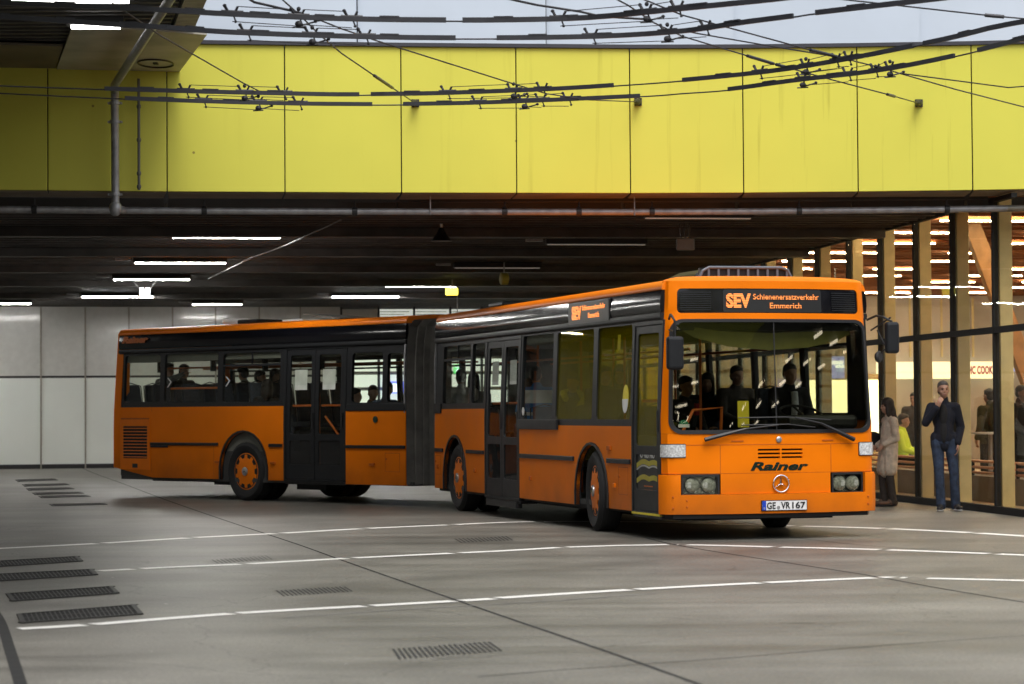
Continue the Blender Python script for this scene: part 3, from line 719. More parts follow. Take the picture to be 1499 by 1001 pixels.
# curved roof cap at the front
mb = MB(); vs = []; fs = []; n = 24; prof = [(0, 2.838), (.02, 2.862), (.07, 2.885), (.16, 2.90), (.35, 2.905)]
for j, (d, z) in enumerate(prof):
    for i in range(n+1):
        a = -FA+2*FA*i/n; q = ffn(0)(a, 2.83, d); zz = 2.838+(z-2.838)*(1-.35*(abs(a)/FA)**4); vs.append((q.x, q.y if j < 4 else max(q.y, .2), zz))
for j in range(len(prof)-1):
    for i in range(n): k = j*(n+1)+i; fs.append((k, k+1, k+n+2, k+n+1))
mb.add(vs, fs); mb.build('front_roof_cap', M['orange_plain'], bus, XF, smooth=True)
# windscreen rubber and glass
mb = MB(); sheet(mb, rrect(-1.205, 1.205, 1.162, 2.42, .145, 8), [rrect(-1.165, 1.165, 1.205, 2.385, .12, 8)], ffn(.012), .04, .11); mb.build('windscreen_seal', M['black'], bus, XF, smooth=True)
mb = MB(); sheet(mb, rrect(-1.175, 1.175, 1.195, 2.395, .12, 8), [], ffn(-.004), .005, .11); mb.build('windscreen', M['glass_front'], bus, XF, smooth=True)
mb = MB(); sheet(mb, [(-.006, 1.205), (.006, 1.205), (.006, 2.385), (-.006, 2.385)], [], ffn(.0), .008, .3); mb.build('windscreen_joint', M['black'], bus, XF)
# olive band behind the glass, coloured to imitate the yellow fascia's reflection
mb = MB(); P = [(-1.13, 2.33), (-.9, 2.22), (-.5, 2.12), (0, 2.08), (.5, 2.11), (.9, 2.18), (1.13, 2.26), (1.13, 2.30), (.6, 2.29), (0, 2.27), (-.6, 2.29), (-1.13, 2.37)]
sheet(mb, P, [], ffn(-.16), .01, .15); mb.build('reflection_band', M['reflband'], bus, XF)
mb = MB(); mb.box(-1.12, 1.12, .15, .45, 2.30, 2.46); mb.build('overhead_locker', M['black'], bus, XF)
# display box
mb = MB(); sheet(mb, rrect(-1.13, 1.13, 2.482, 2.758, .05, 4), [], ffn(-.012), .02, .12); do = mb.build('destination_display', M['blackgloss'], bus, XF, smooth=True)
mb = MB(); sheet(mb, rrect(-.60, .62, 2.495, 2.745, .02, 2), [], ffn(-.005), .006, .12); mb.build('screen', M['led_off'], do, XF, smooth=True)
for x0, x1 in ((-1.09, -.74), (.76, 1.09)):
    mb = MB()
    for k in range(9): sheet(mb, [(x0, 2.515+k*.024), (x1, 2.515+k*.024), (x1, 2.525+k*.024), (x0, 2.525+k*.024)], [], ffn(.0), .01, .2)
    mb.build('vent_ribs', M['blacksoft'], do, XF)
def front_frame(x, z, off): 
    p = fpt(x, z, off); return frame3(p, (1, 0, 0), (0, 0, 1))
def on_front(o, off):
    """wrap flat lettering on the curved front"""
    for v in o.data.vertices:
        a, z = v.co.x, v.co.z; q = ffn(off)(a, z, 0); v.co = Vector((a, q.y-(.0 if v.co.y > 0 else .0), z))
    return o
def ftext(name, s, mt, x0, x1, z0, z1, off, **k):
    o = text_mesh(name, s, M[mt], x1-x0, z1-z0, frame3(Vector(((x0+x1)/2, 0, (z0+z1)/2)), (1, 0, 0), (0, 0, 1)), bus, **k); return on_front(o, off)
ftext('route_lettering', 'SEV', 'led', -.545, -.26, 2.54, 2.70, .004, bold=.05)
ftext('route_lettering', 'Schienenersatzverkehr', 'led', -.235, .56, 2.635, 2.695, .004, bold=.015)
ftext('route_lettering', 'Emmerich', 'led', -.04, .34, 2.535, 2.60, .004, bold=.015)
ftext('company_lettering', 'Rainer', 'green', -.315, .375, .755, .852, .004, shear=.28, bold=.04)
# three-pointed star in a ring
sc_ = (0.035, .612)
mb = MB(); pc = fpt(sc_[0], sc_[1], .02)
ringp = [pc+Vector((.092*math.cos(a), 0, .092*math.sin(a))) for a in [2*PI*k/28 for k in range(29)]]
mb.tube(ringp, .0085, 8)
for k in range(3):
    a = PI/2+2*PI*k/3; d = Vector((math.cos(a), 0, math.sin(a))); t = Vector((-d.z, 0, d.x))
    mb.add([pc+t*.016-d*.01, pc-t*.016-d*.01, pc+d*.088, pc+Vector((0, -.02, 0)), pc+Vector((0, .01, 0))], [(0, 3, 2), (3, 1, 2), (0, 4, 2), (4, 1, 2), (0, 3, 1), (0, 4, 1)])
mb.build('star_emblem', M['chrome'], bus, XF, smooth=True)
# number plate
mb = MB(); mb.box(-.21, .33, -.197, -.187, .318, .432); lp = mb.build('number_plate', M['black'], bus, XF)
mb = MB(); mb.box(-.202, .322, -.201, -.1972, .325, .425); mb.build('plate_face', M['platewhite'], lp, XF)
mb = MB(); mb.box(-.202, -.158, -.2035, -.2012, .325, .425); mb.build('country_band', M['blue'], lp, XF)
def ptext(s, mt, x0, x1, z0, z1, bold=.02): text_mesh('plate_lettering', s, M[mt], x1-x0, z1-z0, frame3(Vector(((x0+x1)/2, -.2045, (z0+z1)/2)), (1, 0, 0), (0, 0, 1)), lp, bold=bold, extrude=.001)
ptext('GE', 'black', -.148, -.045, .338, .412); ptext('VR', 'black', .018, .125, .338, .412); ptext('167', 'black', .15, .305, .338, .412); ptext('D', 'textwhite', -.188, -.172, .335, .358)
mb = MB(); mb.lathe([(0, .02), (.002, .02)], (-.012, -.2015, .352), (0, -1, 0), 14); mb.build('plate_seal', M['steel'], lp, XF)
# headlights
for x0, x1 in ((-1.075, -.665), (.665, 1.075)):
    mb = MB(); sheet(mb, rrect(x0, x1, .487, .722, .012, 2), [rrect(x0+.02, x1-.02, .51, .70, .012, 2)], ffn(.008), .09, .2); hl = mb.build('headlight', M['black'], bus, XF)
    mb = MB(); sheet(mb, rrect(x0, x1, .487, .722, .012, 2), [], ffn(-.07), .01, .2); mb.build('housing', M['reflector'], hl, XF)
    for j, cx in enumerate((x0+.115, x1-.115)):
        mb = MB(); p = fpt(cx, .605, -.05); mb.lathe([(.0, .02), (.002, .05), (.02, .085), (.026, .086), (.02, .09), (0, .09)], p, (0, -1, 0), 24)
        mb.build('reflector', M['reflector'], hl, XF, smooth=True)
        mb = MB(); mb.lathe([(0, .082), (.01, .07), (.018, .04), (.02, 0)], p+Vector((0, -.022, 0)), (0, -1, 0), 24); mb.build('lens', M['lampglass'], hl, XF, smooth=True)
    mb = MB(); sheet(mb, rrect(x0+.015, x1-.015, .505, .705, .012, 2), [], ffn(0), .003, .2); mb.build('cover_glass', M['glass_front'], hl, XF)
for sg in (-1, 1):
    a0, a1 = sorted((sg*1.03, sg*(FA-.005)))
    mb = MB(); sheet(mb, rrect(a0, a1, .912, 1.048, .01, 2), [], ffn(.014), .03, .06); io = mb.build('indicator', M['lampglass'], bus, XF, smooth=True)
    mb = MB(); sheet(mb, rrect(a0-.008, a1+.004, .904, 1.056, .01, 2), [], ffn(.006), .02, .06); mb.build('indicator_frame', M['black'], io, XF)
# bolts on the bumper
for x, z in ((-1.16, .36), (-1.16, .48), (-1.02, .37), (-1.02, .44), (1.12, .37), (1.12, .45)):
    mb = MB(); p = fpt(x, z, .035); mb.lathe([(0, .012), (.005, .011), (.007, 0)], p, (0, -1, 0), 10); mb.build('bolt', M['orange_dull'], bus, XF)
# wipers
for tip, mid_, piv in (((-.83, 1.10), (-.38, 1.215), (.0, 1.255)), ((.93, 1.085), (.50, 1.27), (.20, 1.335))):
    mb = MB(); P0 = fpt(tip[0], tip[1], .05); P1 = fpt(mid_[0], mid_[1], .06); P2 = fpt(piv[0], piv[1], .05)
    mb.tube([P1, P2], .009, 8); w = mb.build('wiper', M['black'], bus, XF)
    mb = MB(); mb.tube([P0, P0.lerp(P1, .5), P1], [.026, .022, .012], 6); mb.build('blade', M['black'], w, XF)
    mb = MB(); e0 = piv[0]-.42 if piv[0] < .1 else piv[0]-.65
    mb.tube([fpt(e0, piv[1]-.0, .03), fpt(e0+.55, piv[1]+.005, .03), fpt(piv[0]+.45, piv[1]-.03, .03)], .007, 6); mb.build('blade_rubber', M['black'], w, XF)
# dashboard, steering wheel, yellow holder, sticker
mb = MB(); mb.box(-1.1, 1.1, .05, .42, .40, 1.20); mb.box(.25, 1.1, .10, .60, 1.20, 1.36); mb.build('dashboard', M['black'], bus, XF, bevel=.05)
mb = MB(); c = Vector((.62, .62, 1.38)); ax = Vector((0, -.35, .93)).normalized(); u = ax.cross(Vector((1, 0, 0))).normalized(); w_ = ax.cross(u)
mb.tube([c+(u*math.cos(2*PI*k/24)+w_*math.sin(2*PI*k/24))*.24 for k in range(25)], .016, 8); mb.tube([c, c-ax*.4], .04, 8); mb.tube([c-u*.24, c+u*.24], .014, 6); mb.build('steering_wheel', M['black'], bus, XF)
mb = MB(); sheet(mb, rrect(-.44, -.31, 1.23, 1.52, .01, 2), [], ffn(-.03), .01, .3); mb.build('yellow_card', M['yellowpaint'], bus, XF)
mb = MB(); sheet(mb, rrect(-1.10, -.98, 1.235, 1.27, .005, 2), [], ffn(-.012), .003, .3); mb.build('badge_sticker', M['white'], bus, XF)
M['greens'] = mat('green_sticker', (.01, .22, .10), .5)
mb = MB(); sheet(mb, [(-1.04+.05*math.cos(PI*k/8), 1.272+.045*math.sin(PI*k/8)) for k in range(9)], [], ffn(-.012), .003, .3); mb.build('badge_sticker', M['greens'], bus, XF)
# mirrors
def mirror(sg, zc, h, xo, w=.20):
    mb = MB(); x = sg*xo
    mb.box(x-w/2, x+w/2, -.33, -.24, zc-h/2, zc+h/2); mo = mb.build('mirror', M['blacksoft'], bus, XF, bevel=.035, seg=3)
    mb = MB(); ya = 2.44; mb.tube([(sg*1.18, .03, ya-.02), (sg*1.22, -.12, ya+.02), (sg*1.25, -.24, ya), (x, -.285, ya-.05), (x, -.285, zc+h/2-.02)], .014, 8); mb.tube([(sg*1.2, -.02, 2.30), (x, -.26, zc+h/2+.05)], .010, 6); mb.build('mirror_arm', M['black'], mo, XF)
    mb = MB(); mb.box(x-w/2+.02, x+w/2-.02, -.239, -.236, zc-h/2+.03, zc+h/2-.03); mb.build('mirror_glass', M['chrome'], mo, XF)
mirror(-1, 2.04, .36, 1.235, .19); mirror(1, 2.21, .35, 1.33, .16)
mb = MB(); mb.tube([(1.24, -.1, 2.3), (1.30, -.2, 2.1), (1.22, -.1, 1.98)], .008, 6); mb.lathe([(0, .05), (.03, .07), (.05, .05)], (1.22, -.12, 2.0), (.6, -.8, 0), 16); mb.build('small_mirror', M['black'], bus, XF)
# roof air unit: curved shell with slatted grille, front
mb = MB(); n = 11; vs = []; fs = []; sec = [(-.56, 2.90), (-.50, 2.98), (-.38, 3.035), (.42, 3.045), (.58, 3.0), (.66, 2.90)]
for i, yy in enumerate((.95, 1.05, 1.9, 2.1)):
    k = (0.0, 1, 1, .2)[i]
    for x, z in sec: vs.append((x*(.96+.04*k)+.03, yy, 2.89+(z-2.89)*k))
L_ = len(sec)
for i in range(3):
    for j in range(L_-1): fs.append((i*L_+j, i*L_+j+1, (i+1)*L_+j+1, (i+1)*L_+j))
mb.add(vs, fs); ac = mb.build('roof_air_unit', M['blacksoft'], bus, XF, smooth=False)
mb = MB()
for k in range(9):
    x = -.40+k*.12; mb.box(x, x+.03, .86, .93, 2.905, 3.03); 
mb.tube([(-.5, .87, 2.91), (-.46, .87, 3.0), (-.38, .87, 3.04), (.5, .87, 3.045), (.58, .87, 3.02), (.63, .87, 2.93)], .02, 8); mb.build('grille', M['unit'], ac, XF, bevel=.006)
mb = MB(); mb.box(-.48, .62, .885, .95, 2.90, 3.035); mb.build('grille_backing', M['blacksoft'], ac, XF)
# rear roof items
mb = MB(); mb.lathe([(0, .25), (.05, .27), (.09, .25), (.11, .15), (.115, 0)], (-.45, 4.95, 2.90), (0, 0, 1), 24); mb.build('roof_vent', M['white'], bus, XR, smooth=True)
mb = MB(); mb.box(-.75, -.2, 4.1, 4.62, 2.90, 2.97); mb.build('roof_vent', M['blacksoft'], bus, XR, bevel=.02)
mb = MB(); mb.box(-.8, 0, 2.9, 3.4, 2.9, 2.93); mb.build('roof_vent', M['white'], bus, XR, bevel=.01)
mb = MB(); mb.add([(-.9, 1.85, 2.90), (-.9, 2.75, 2.995), (0, 2.75, 2.995), (0, 1.85, 2.90), (-.9, 1.85, 2.915), (-.9, 2.75, 3.01), (0, 2.75, 3.01), (0, 1.85, 2.915)], [(0, 1, 2, 3), (4, 5, 6, 7), (0, 1, 5, 4), (1, 2, 6, 5), (2, 3, 7, 6), (3, 0, 4, 7)]); mb.build('roof_hatch', M['bellows'], bus, XR)
mb = MB(); mb.box(-.9, -.2, 7.4, 8.1, 2.89, 2.95); mb.build('roof_hatch', M['blacksoft'], bus, XF, bevel=.02)
# side display
mb = MB(); sheet(mb, [(1.85, 2.475), (3.38, 2.475), (3.38, 2.735), (1.85, 2.735)], [], lambda s, z, d: Vector((-(1.248-d), s, z)), .03, 5); so = mb.build('side_display', M['led_off'], bus, XF, bevel=.01)
def stext(nm, s, mt, s0, s1, z0, z1, x, xf=None, par=None, **k):
    mm = frame3(Vector((-x, (s0+s1)/2, (z0+z1)/2)), (0, -1, 0), (0, 0, 1)); mm = (xf @ mm) if xf else mm
    return text_mesh(nm, s, M[mt], abs(s1-s0), z1-z0, mm, par or bus, **k)
stext('route_lettering', 'SEV', 'led', 3.22, 2.86, 2.52, 2.69, 1.252, par=so, bold=.05); stext('route_lettering', 'Schienenersatzverkehr', 'led', 2.82, 1.98, 2.625, 2.69, 1.252, par=so, bold=.015); stext('route_lettering', 'Emmerich', 'led', 2.6, 2.2, 2.53, 2.59, 1.252, par=so, bold=.015)
stext('company_lettering', 'Rainer', 'textorange', 7.12, 6.38, 2.625, 2.745, 1.256, XR, shear=.28, bold=.07)

# --- wheels
def wheel(cx, cs, xf, steer=0, side=-1, dual=False, drop=0):
    """cx: outer face half width"""
    z = .475; out = Vector((side, 0, 0)); rot = Matrix.Rotation(steer, 3, 'Z')
    T = Matrix.Translation((side*(cx-.15), cs, z)) @ rot.to_4x4()
    w = .285
    mb = MB(); mb.lathe([(-w/2, .26), (-w/2, .42), (-w/2+.03, .462), (-w/2+.06, .475), (w/2-.06, .475), (w/2-.03, .462), (w/2, .42), (w/2-.01, .34), (w/2-.03, .31), (w/2-.06, .26)], (0, 0, 0), (side, 0, 0), 40)
    for k in range(4):
        mb.lathe([(-.10+k*.055, .473), (-.10+k*.055, .478), (-.065+k*.055, .478), (-.065+k*.055, .473)], (0, 0, 0), (side, 0, 0), 40)
    XX = (xf @ T) if xf else T
    wo = mb.build('wheel', M['tyre'], bus, XX, smooth=True)
    # rim cover with slots around the edge
    def rf(off):
        def f(a, b, d):
            r = math.hypot(a, b); dome = .035*(1-(r/.30)**2) if r < .30 else 0
            return Vector((side*(w/2-.035+dome*.8+off-d), a, b))
        return f
    holes = []
    for k in range(10):
        a = 2*PI*k/10; hp = []
        for t in range(5): aa = a-.20+.40*t/4; hp.append((.272*math.cos(aa), .272*math.sin(aa)))
        for t in range(4, -1, -1): aa = a-.16+.32*t/4; hp.append((.215*math.cos(aa), .215*math.sin(aa)))
        holes.append(hp)
    mb = MB(); sheet(mb, [(.300*math.cos(2*PI*k/40), .300*math.sin(2*PI*k/40)) for k in range(40)], holes, rf(0), .02, .06)
    mb.build('rim_cover', M['orange_plain'], wo, XX, smooth=False)
    mb = MB(); mb.lathe([(w/2-.12, .26), (w/2-.06, .265), (w/2-.05, .282), (w/2-.03, .285)], (0, 0, 0), (side, 0, 0), 32); mb.build('rim', M['dark'], wo, XX)
    mb = MB(); mb.lathe([(w/2-.02, .07), (w/2+.005, .068), (w/2+.01, .05), (w/2+.01, 0)], (0, 0, 0), (side, 0, 0), 20); mb.build('hub', M['steel'], wo, XX)
    mb = MB()
    for k in range(3):
        a = PI/2+2*PI*k/3; d = Vector((0, math.cos(a), math.sin(a))); t = Vector((0, -d.z, d.y)); p = Vector((side*(w/2+.012), 0, 0))
        mb.add([p+t*.012, p-t*.012, p+d*.06, p+Vector((side*.012, 0, 0))], [(0, 3, 2), (3, 1, 2), (0, 1, 2)])
    mb.build('emblem', M['chrome'], wo, XX)
    if dual:
        mb = MB(); mb.lathe([(-w/2, .26), (-w/2, .42), (-w/2+.04, .475), (w/2-.04, .475), (w/2, .42), (w/2, .26)], (-side*.33, 0, 0), (side, 0, 0), 32); mb.build('inner_tyre', M['tyre'], wo, XX, smooth=True)
for sd in (-1, 1):
    wheel(1.262 if sd < 0 else 1.22, 2.46, XF, -.13, sd); wheel(1.235, 8.66, XF, 0, sd, True); wheel(1.235, 3.85, XR, 0, sd, True)

# --- bellows
mb = MB(); NF = 6; rings = []; NR = 2*NF+1
rsec = []
for (x, z) in [(-1.2, .32), (-1.2, .9), (-1.2, 1.5), (-1.19, 2.1), (-1.17, 2.5), (-1.13, 2.72), (-1.03, 2.82), (-.5, 2.86), (.5, 2.86), (1.03, 2.82), (1.13, 2.72), (1.17, 2.5), (1.19, 2.1), (1.2, 1.5), (1.2, .9), (1.2, .32)]: rsec.append((x, z))
for i in range(NR):
    t = i/(NR-1); ang = (PHI-TH)*t
    base = Matrix.Translation((0, SEND+BOFF, 0)) @ Matrix.Rotation(ang, 4, 'Z')
    # centre line bulges towards the outside of the bend
    y = (-BOFF+.01)*(1-t)+(BOFF-.01)*t
    Tm = base @ Matrix.Translation((0, y*(1 if t != .5 else 1), 0))
    k = 1.0 if i % 2 == 0 else .95
    rings.append([Tm @ Vector((x*k*1.035, 0, 1.5+(z-1.5)*(1 if i % 2 == 0 else .985))) for x, z in rsec])
vs = [v for r in rings for v in r]; n = len(rsec); fs = []
for i in range(NR-1):
    for k in range(n-1): fs.append((i*n+k, i*n+k+1, (i+1)*n+k+1, (i+1)*n+k))
mb.add(vs, fs); mb.build('bellows', M['bellows'], bus, None)
mb = MB(); mb.box(-.9, .9, SEND-.1, SEND+1.5, .33, .37); mb.build('turntable', M['floor_in'], bus, None)
for xf, s in ((XF, SEND-.03), (XR, .01)):
    mb = MB(); sheet(mb, [(-1.245, .31), (1.245, .31), (1.245, 2.2), (1.2, 2.7), (1.1, 2.86), (-1.1, 2.86), (-1.2, 2.7), (-1.245, 2.2)], [[(-1.0, .36), (1.0, .36), (1.0, 2.35), (-1.0, 2.35)]], lambda a, z, d: Vector((a, s+d, z)), .03, .4)
    mb.build('bellows_frame', M['galv'], bus, xf)
# --- interior: seats, poles, hanging straps
def seat(x, s, z, xf, face=-1, w=.42):
    mb = MB(); mb.box(x-w/2, x+w/2, s-.22, s+.22, z+.38, z+.47); b_ = s-face*.22
    mb.add([(x-w/2, b_-.03, z+.45), (x+w/2, b_-.03, z+.45), (x+w/2, b_+.04, z+.45), (x-w/2, b_+.04, z+.45), (x-w/2+.04, b_-face*.10-.02, z+1.12), (x+w/2-.04, b_-face*.10-.02, z+1.12), (x+w/2-.04, b_-face*.10+.03, z+1.12), (x-w/2+.04, b_-face*.10+.03, z+1.12)],
           [(0, 1, 2, 3), (4, 5, 6, 7), (0, 1, 5, 4), (1, 2, 6, 5), (2, 3, 7, 6), (3, 0, 4, 7)])
    so_ = mb.build('seat', M['seat'], bus, xf, bevel=.03)
    mb = MB(); P = [(x-w/2, b_-face*.02, z+.6), (x-w/2+.01, b_-face*.1, z+1.10), (x, b_-face*.12, z+1.15), (x+w/2-.01, b_-face*.1, z+1.10), (x+w/2, b_-face*.02, z+.6)]
    mb.tube(P, .010, 6); mb.build('grab_frame', M['blacksoft'], so_, xf)
for s in (3.6, 4.5, 5.4, 7.6, 8.5, 9.3):
    for x in (.42, .88): seat(x, s, .36, XF)
for s in (3.4, 4.3, 5.2, 8.0, 8.9):
    for x in (-.88,): seat(x, s, .36, XF)
for s in (3.6, 4.5, 5.4, 6.2):
    for x in (.42, .88, -.88, -.44): seat(x, s, .80, XR)
for x in (-.95, -.48, 0, .48, .95): seat(x, 6.95, .80, XR)
for x in (-.88, -.44): seat(x, .75, .36, XR)
for s in (1.0, 2.4): seat(.8, s, .36, XR)
M['pole'] = mat('orange_pole', (.55, .13, .02), .35)
for x, s, xf in ((-.35, 1.25, XF), (-.55, 3.3, XF), (-.45, 5.3, XF), (-.45, 7.2, XF), (.45, 4.2, XF), (.45, 6.6, XF), (-.4, 1.3, XR), (-.45, 2.9, XR), (.45, 2.2, XR), (-.5, .45, XR)):
    mb = MB(); mb.cyl((x, s, .36), (x, s, 2.46), .017, 8); mb.build('pole', M['pole'], bus, xf)
for x in (-.5, .5):
    mb = MB(); mb.cyl((x, 1.2, 2.12), (x, 9.6, 2.12), .015, 8); mb.build('grab_rail', M['pole'], bus, XF)
    mb = MB(); mb.cyl((x, .2, 2.2), (x, 7.1, 2.2), .015, 8); mb.build('grab_rail', M['pole'], bus, XR)
mb = MB(); mb.tube([(-1.05, .25, 1.0), (-.75, .45, 1.42), (-.35, .6, 1.45), (-.35, .7, .5)], .018, 8); mb.build('grab_rail', M['pole'], bus, XF)
mb = MB(); mb.cyl((-1.1, 4.6, 1.84), (-1.1, 5.95, 1.84), .018, 8); mb.build('grab_rail', M['pole'], bus, XR)
M['cab'] = mat('cab_partition', (.03, .03, .03), .6)
mb = MB(); mb.box(.25, 1.18, 1.62, 1.65, .36, 1.55); mb.box(.22, .25, .7, 1.65, .36, 1.3); mb.build('cab_partition', M['cab'], bus, XF)
seat(.68, 1.30, .55, XF)
for s in (.75, 5.05, 6.5, 3.7, 2.3):
    mb = MB(); mb.box(-.95, -.85, s, s+.03, 2.12, 2.3); mb.build('speaker_box', M['black'], bus, XR)

# ================================================================== PEOPLE
M['skin'] = mat('skin', (.42, .24, .165), .55, var=.08, vscale=20)
M['skind'] = mat('skin_dark', (.16, .085, .055), .55, var=.08)
def spec(k, v): M[k].node_tree.nodes['Principled BSDF'].inputs['Specular IOR Level'].default_value = v
spec('orange', .10); spec('orange_plain', .2); spec('blackgloss', .38); spec('blacksoft', .3); spec('orange_dull', .2)
for k_ in ('orange', 'orange_plain'): M[k_].node_tree.nodes['Principled BSDF'].inputs['Coat Weight'].default_value = .0
def cloth(nm, col, var=.25): return mat(nm, col, .9, var=var, vscale=14, bump=.5, bscale=45)
M['navy'] = cloth('navy_cloth', (.006, .008, .017)); M['blackc'] = cloth('black_cloth', (.010, .010, .011)); M['jeans'] = cloth('denim', (.022, .036, .068), .5)
M['wool'] = cloth('beige_wool', (.60, .51, .40)); M['brownp'] = cloth('dark_trousers', (.045, .036, .03)); M['hair'] = mat('dark_hair', (.018, .011, .008), .5, var=.5, vscale=60, bump=.6, bscale=120)
M['camo'] = cloth('camouflage_cloth', (.12, .13, .10), .9); M['greyc'] = cloth('grey_cloth', (.15, .16, .16)); M['whitec'] = cloth('white_cloth', (.55, .56, .58)); M['olive'] = cloth('olive_cloth', (.06, .06, .03))
M['greyhair'] = mat('greying_hair', (.10, .09, .085), .6, var=.4, vscale=60); M['shoe'] = mat('shoe_black', (.012, .012, .013), .5); M['sole'] = mat('shoe_sole', (.5, .5, .5), .6); M['bootb'] = mat('brown_suede', (.10, .06, .04), .85)
M['hivis'] = mat('hi_vis_cloth', (.65, .85, .05), .7, emit=(.6, .8, .05), es=.15); M['redc'] = cloth('red_cloth', (.4, .02, .02)); M['eye'] = mat('eye', (.02, .015, .012), .2); M['lip'] = mat('lip', (.30, .12, .10), .5)
def pane_bands():
    mt, nt, b = new_mat('blue_white_pane_bands'); N = nt.nodes.new; L = nt.links.new
    tc = N('ShaderNodeTexCoord'); sx = N('ShaderNodeSeparateXYZ'); L(tc.outputs['Object'], sx.inputs[0])
    r = N('ShaderNodeValToRGB'); r.color_ramp.interpolation = 'CONSTANT'
    mr = N('ShaderNodeMapRange'); mr.inputs[1].default_value = .6; mr.inputs[2].default_value = 1.15; L(sx.outputs['Z'], mr.inputs[0]); L(mr.outputs[0], r.inputs[0])
    cr_ = r.color_ramp; cr_.elements[0].position = 0; cr_.elements[0].color = (.05, .20, .50, 1); cr_.elements[1].position = .12; cr_.elements[1].color = (.8, .82, .8, 1)
    for p, c in ((.2, (.05, .20, .50, 1)), (.42, (.8, .82, .78, 1)), (.74, (.05, .22, .52, 1))):
        el = cr_.elements.new(p); el.color = c
    L(r.outputs[0], b.inputs['Base Color']); b.inputs['Roughness'].default_value = .85
    return mt
M['pane_bands'] = pane_bands()
def fuse(mb, name, material, parent, vox=.009, smooth=4):
    """one continuous skin over the overlapping limbs"""
    o = mb.build(name, material, parent)
    mod = o.modifiers.new('r', 'REMESH'); mod.mode = 'VOXEL'; mod.voxel_size = vox; mod.use_smooth_shade = True
    sm = o.modifiers.new('s', 'SMOOTH'); sm.factor = .5; sm.iterations = smooth
    bpy.context.view_layer.update()
    me = bpy.data.meshes.new_from_object(o.evaluated_get(bpy.context.evaluated_depsgraph_get()))
    o.modifiers.clear(); old = o.data; o.data = me; me.name = name; bpy.data.meshes.remove(old)
    me.materials.clear(); me.materials.append(material)
    for p in me.polygons: p.use_smooth = True
    return o
V3 = Vector
def hand(mb, w, d, pn, curl, side, s=1.0):
    """palm, four bent fingers of unequal length and a thumb; w wrist, d direction, pn palm normal"""
    d = V3(d).normalized(); pn = V3(pn); pn = (pn-d*pn.dot(d)).normalized(); ac_ = d.cross(pn)*side
    c = w+d*.055*s
    rm = Matrix((ac_, pn, d)).transposed()
    mb.ell(w+d*.05*s, (.038*s, .015*s, .055*s), rm)
    for i, (o, ln) in enumerate(((.030, .072), (.010, .080), (-.010, .074), (-.029, .058))):
        p = w+d*.088*s+ac_*o*s; dd = d.copy(); r = .0088*s
        for k, f in enumerate((.45, .32, .26)):
            ang = curl*(.5+.35*k)+.05*i; q = p+(dd*math.cos(ang)+pn*math.sin(ang))*ln*f*s
            mb.cap(p, q, r, r*.9, 8); nd = (q-p).normalized(); pn2 = (pn-nd*pn.dot(nd)); dd = nd; r *= .92; p = q
    p = w+d*.03*s+ac_*.034*s; q = p+(d*.6+ac_*.65+pn*.35).normalized()*.04*s; t = q+(d*.85+ac_*.2+pn*.5).normalized()*.032*s
    mb.cap(p, q, .012*s, .010*s, 8); mb.cap(q, t, .010*s, .008*s, 8)
def head(mb, c, yaw, pitch=0, s=1.0):
    rm = Matrix.Rotation(yaw, 3, 'Z') @ Matrix.Rotation(pitch, 3, 'X')
    def P(x, y, z): return c+rm @ V3((x, y, z))*s
    def E(x, y, z, a, b, d): mb.ell(P(x, y, z), (a*s, b*s, d*s), rm)
    E(0, .012, .035, .076, .096, .088); E(0, -.018, -.03, .060, .070, .085); E(0, -.045, -.085, .034, .032, .026)
    E(0, -.092, -.012, .011, .016, .026); E(0, -.10, -.026, .015, .015, .011); E(0, -.078, .022, .052, .014, .012)
    E(0, -.082, -.062, .024, .012, .008); E(0, -.080, -.070, .020, .011, .007); E(.077, .012, -.01, .008, .018, .030); E(-.077, .012, -.01, .008, .018, .030)
    E(.038, -.058, -.03, .024, .022, .022); E(-.038, -.058, -.03, .024, .022, .022)
    return P, rm
def face_bits(P, rm, par, s=1.0, brows=True):
    for sx in (-1, 1):
        mb = MB(); mb.ell(P(sx*.030, -.083, .003), (.012*s, .006*s, .006*s), rm); mb.build('eye', M['eye'], par, smooth=True)
        if brows: mb = MB(); mb.ell(P(sx*.032, -.092, .024), (.019*s, .005*s, .004*s), rm); mb.build('eyebrow', M['hair'], par, smooth=True)
    mb = MB(); mb.ell(P(0, -.093, -.065), (.020*s, .005*s, .006*s), rm); mb.build('mouth', M['lip'], par, smooth=True)
def short_hair(P, rm, par, mt='hair', s=1.0, vox=.010, cap_=False):
    mb = MB(); mb.ell(P(0, .022, .055), (.082*s, .098*s, .082*s), rm); mb.ell(P(0, .05, .0), (.078*s, .066*s, .075*s), rm); mb.ell(P(0, -.05, .09), (.055*s, .035*s, .03*s), rm)
    if cap_:
        mb.ell(P(0, -.02, .075), (.088*s, .105*s, .055*s), rm); mb.ell(P(0, -.12, .055), (.06*s, .06*s, .010*s), rm)
    fuse(mb, 'cap' if cap_ else 'hair', M[mt], par, vox, 2)
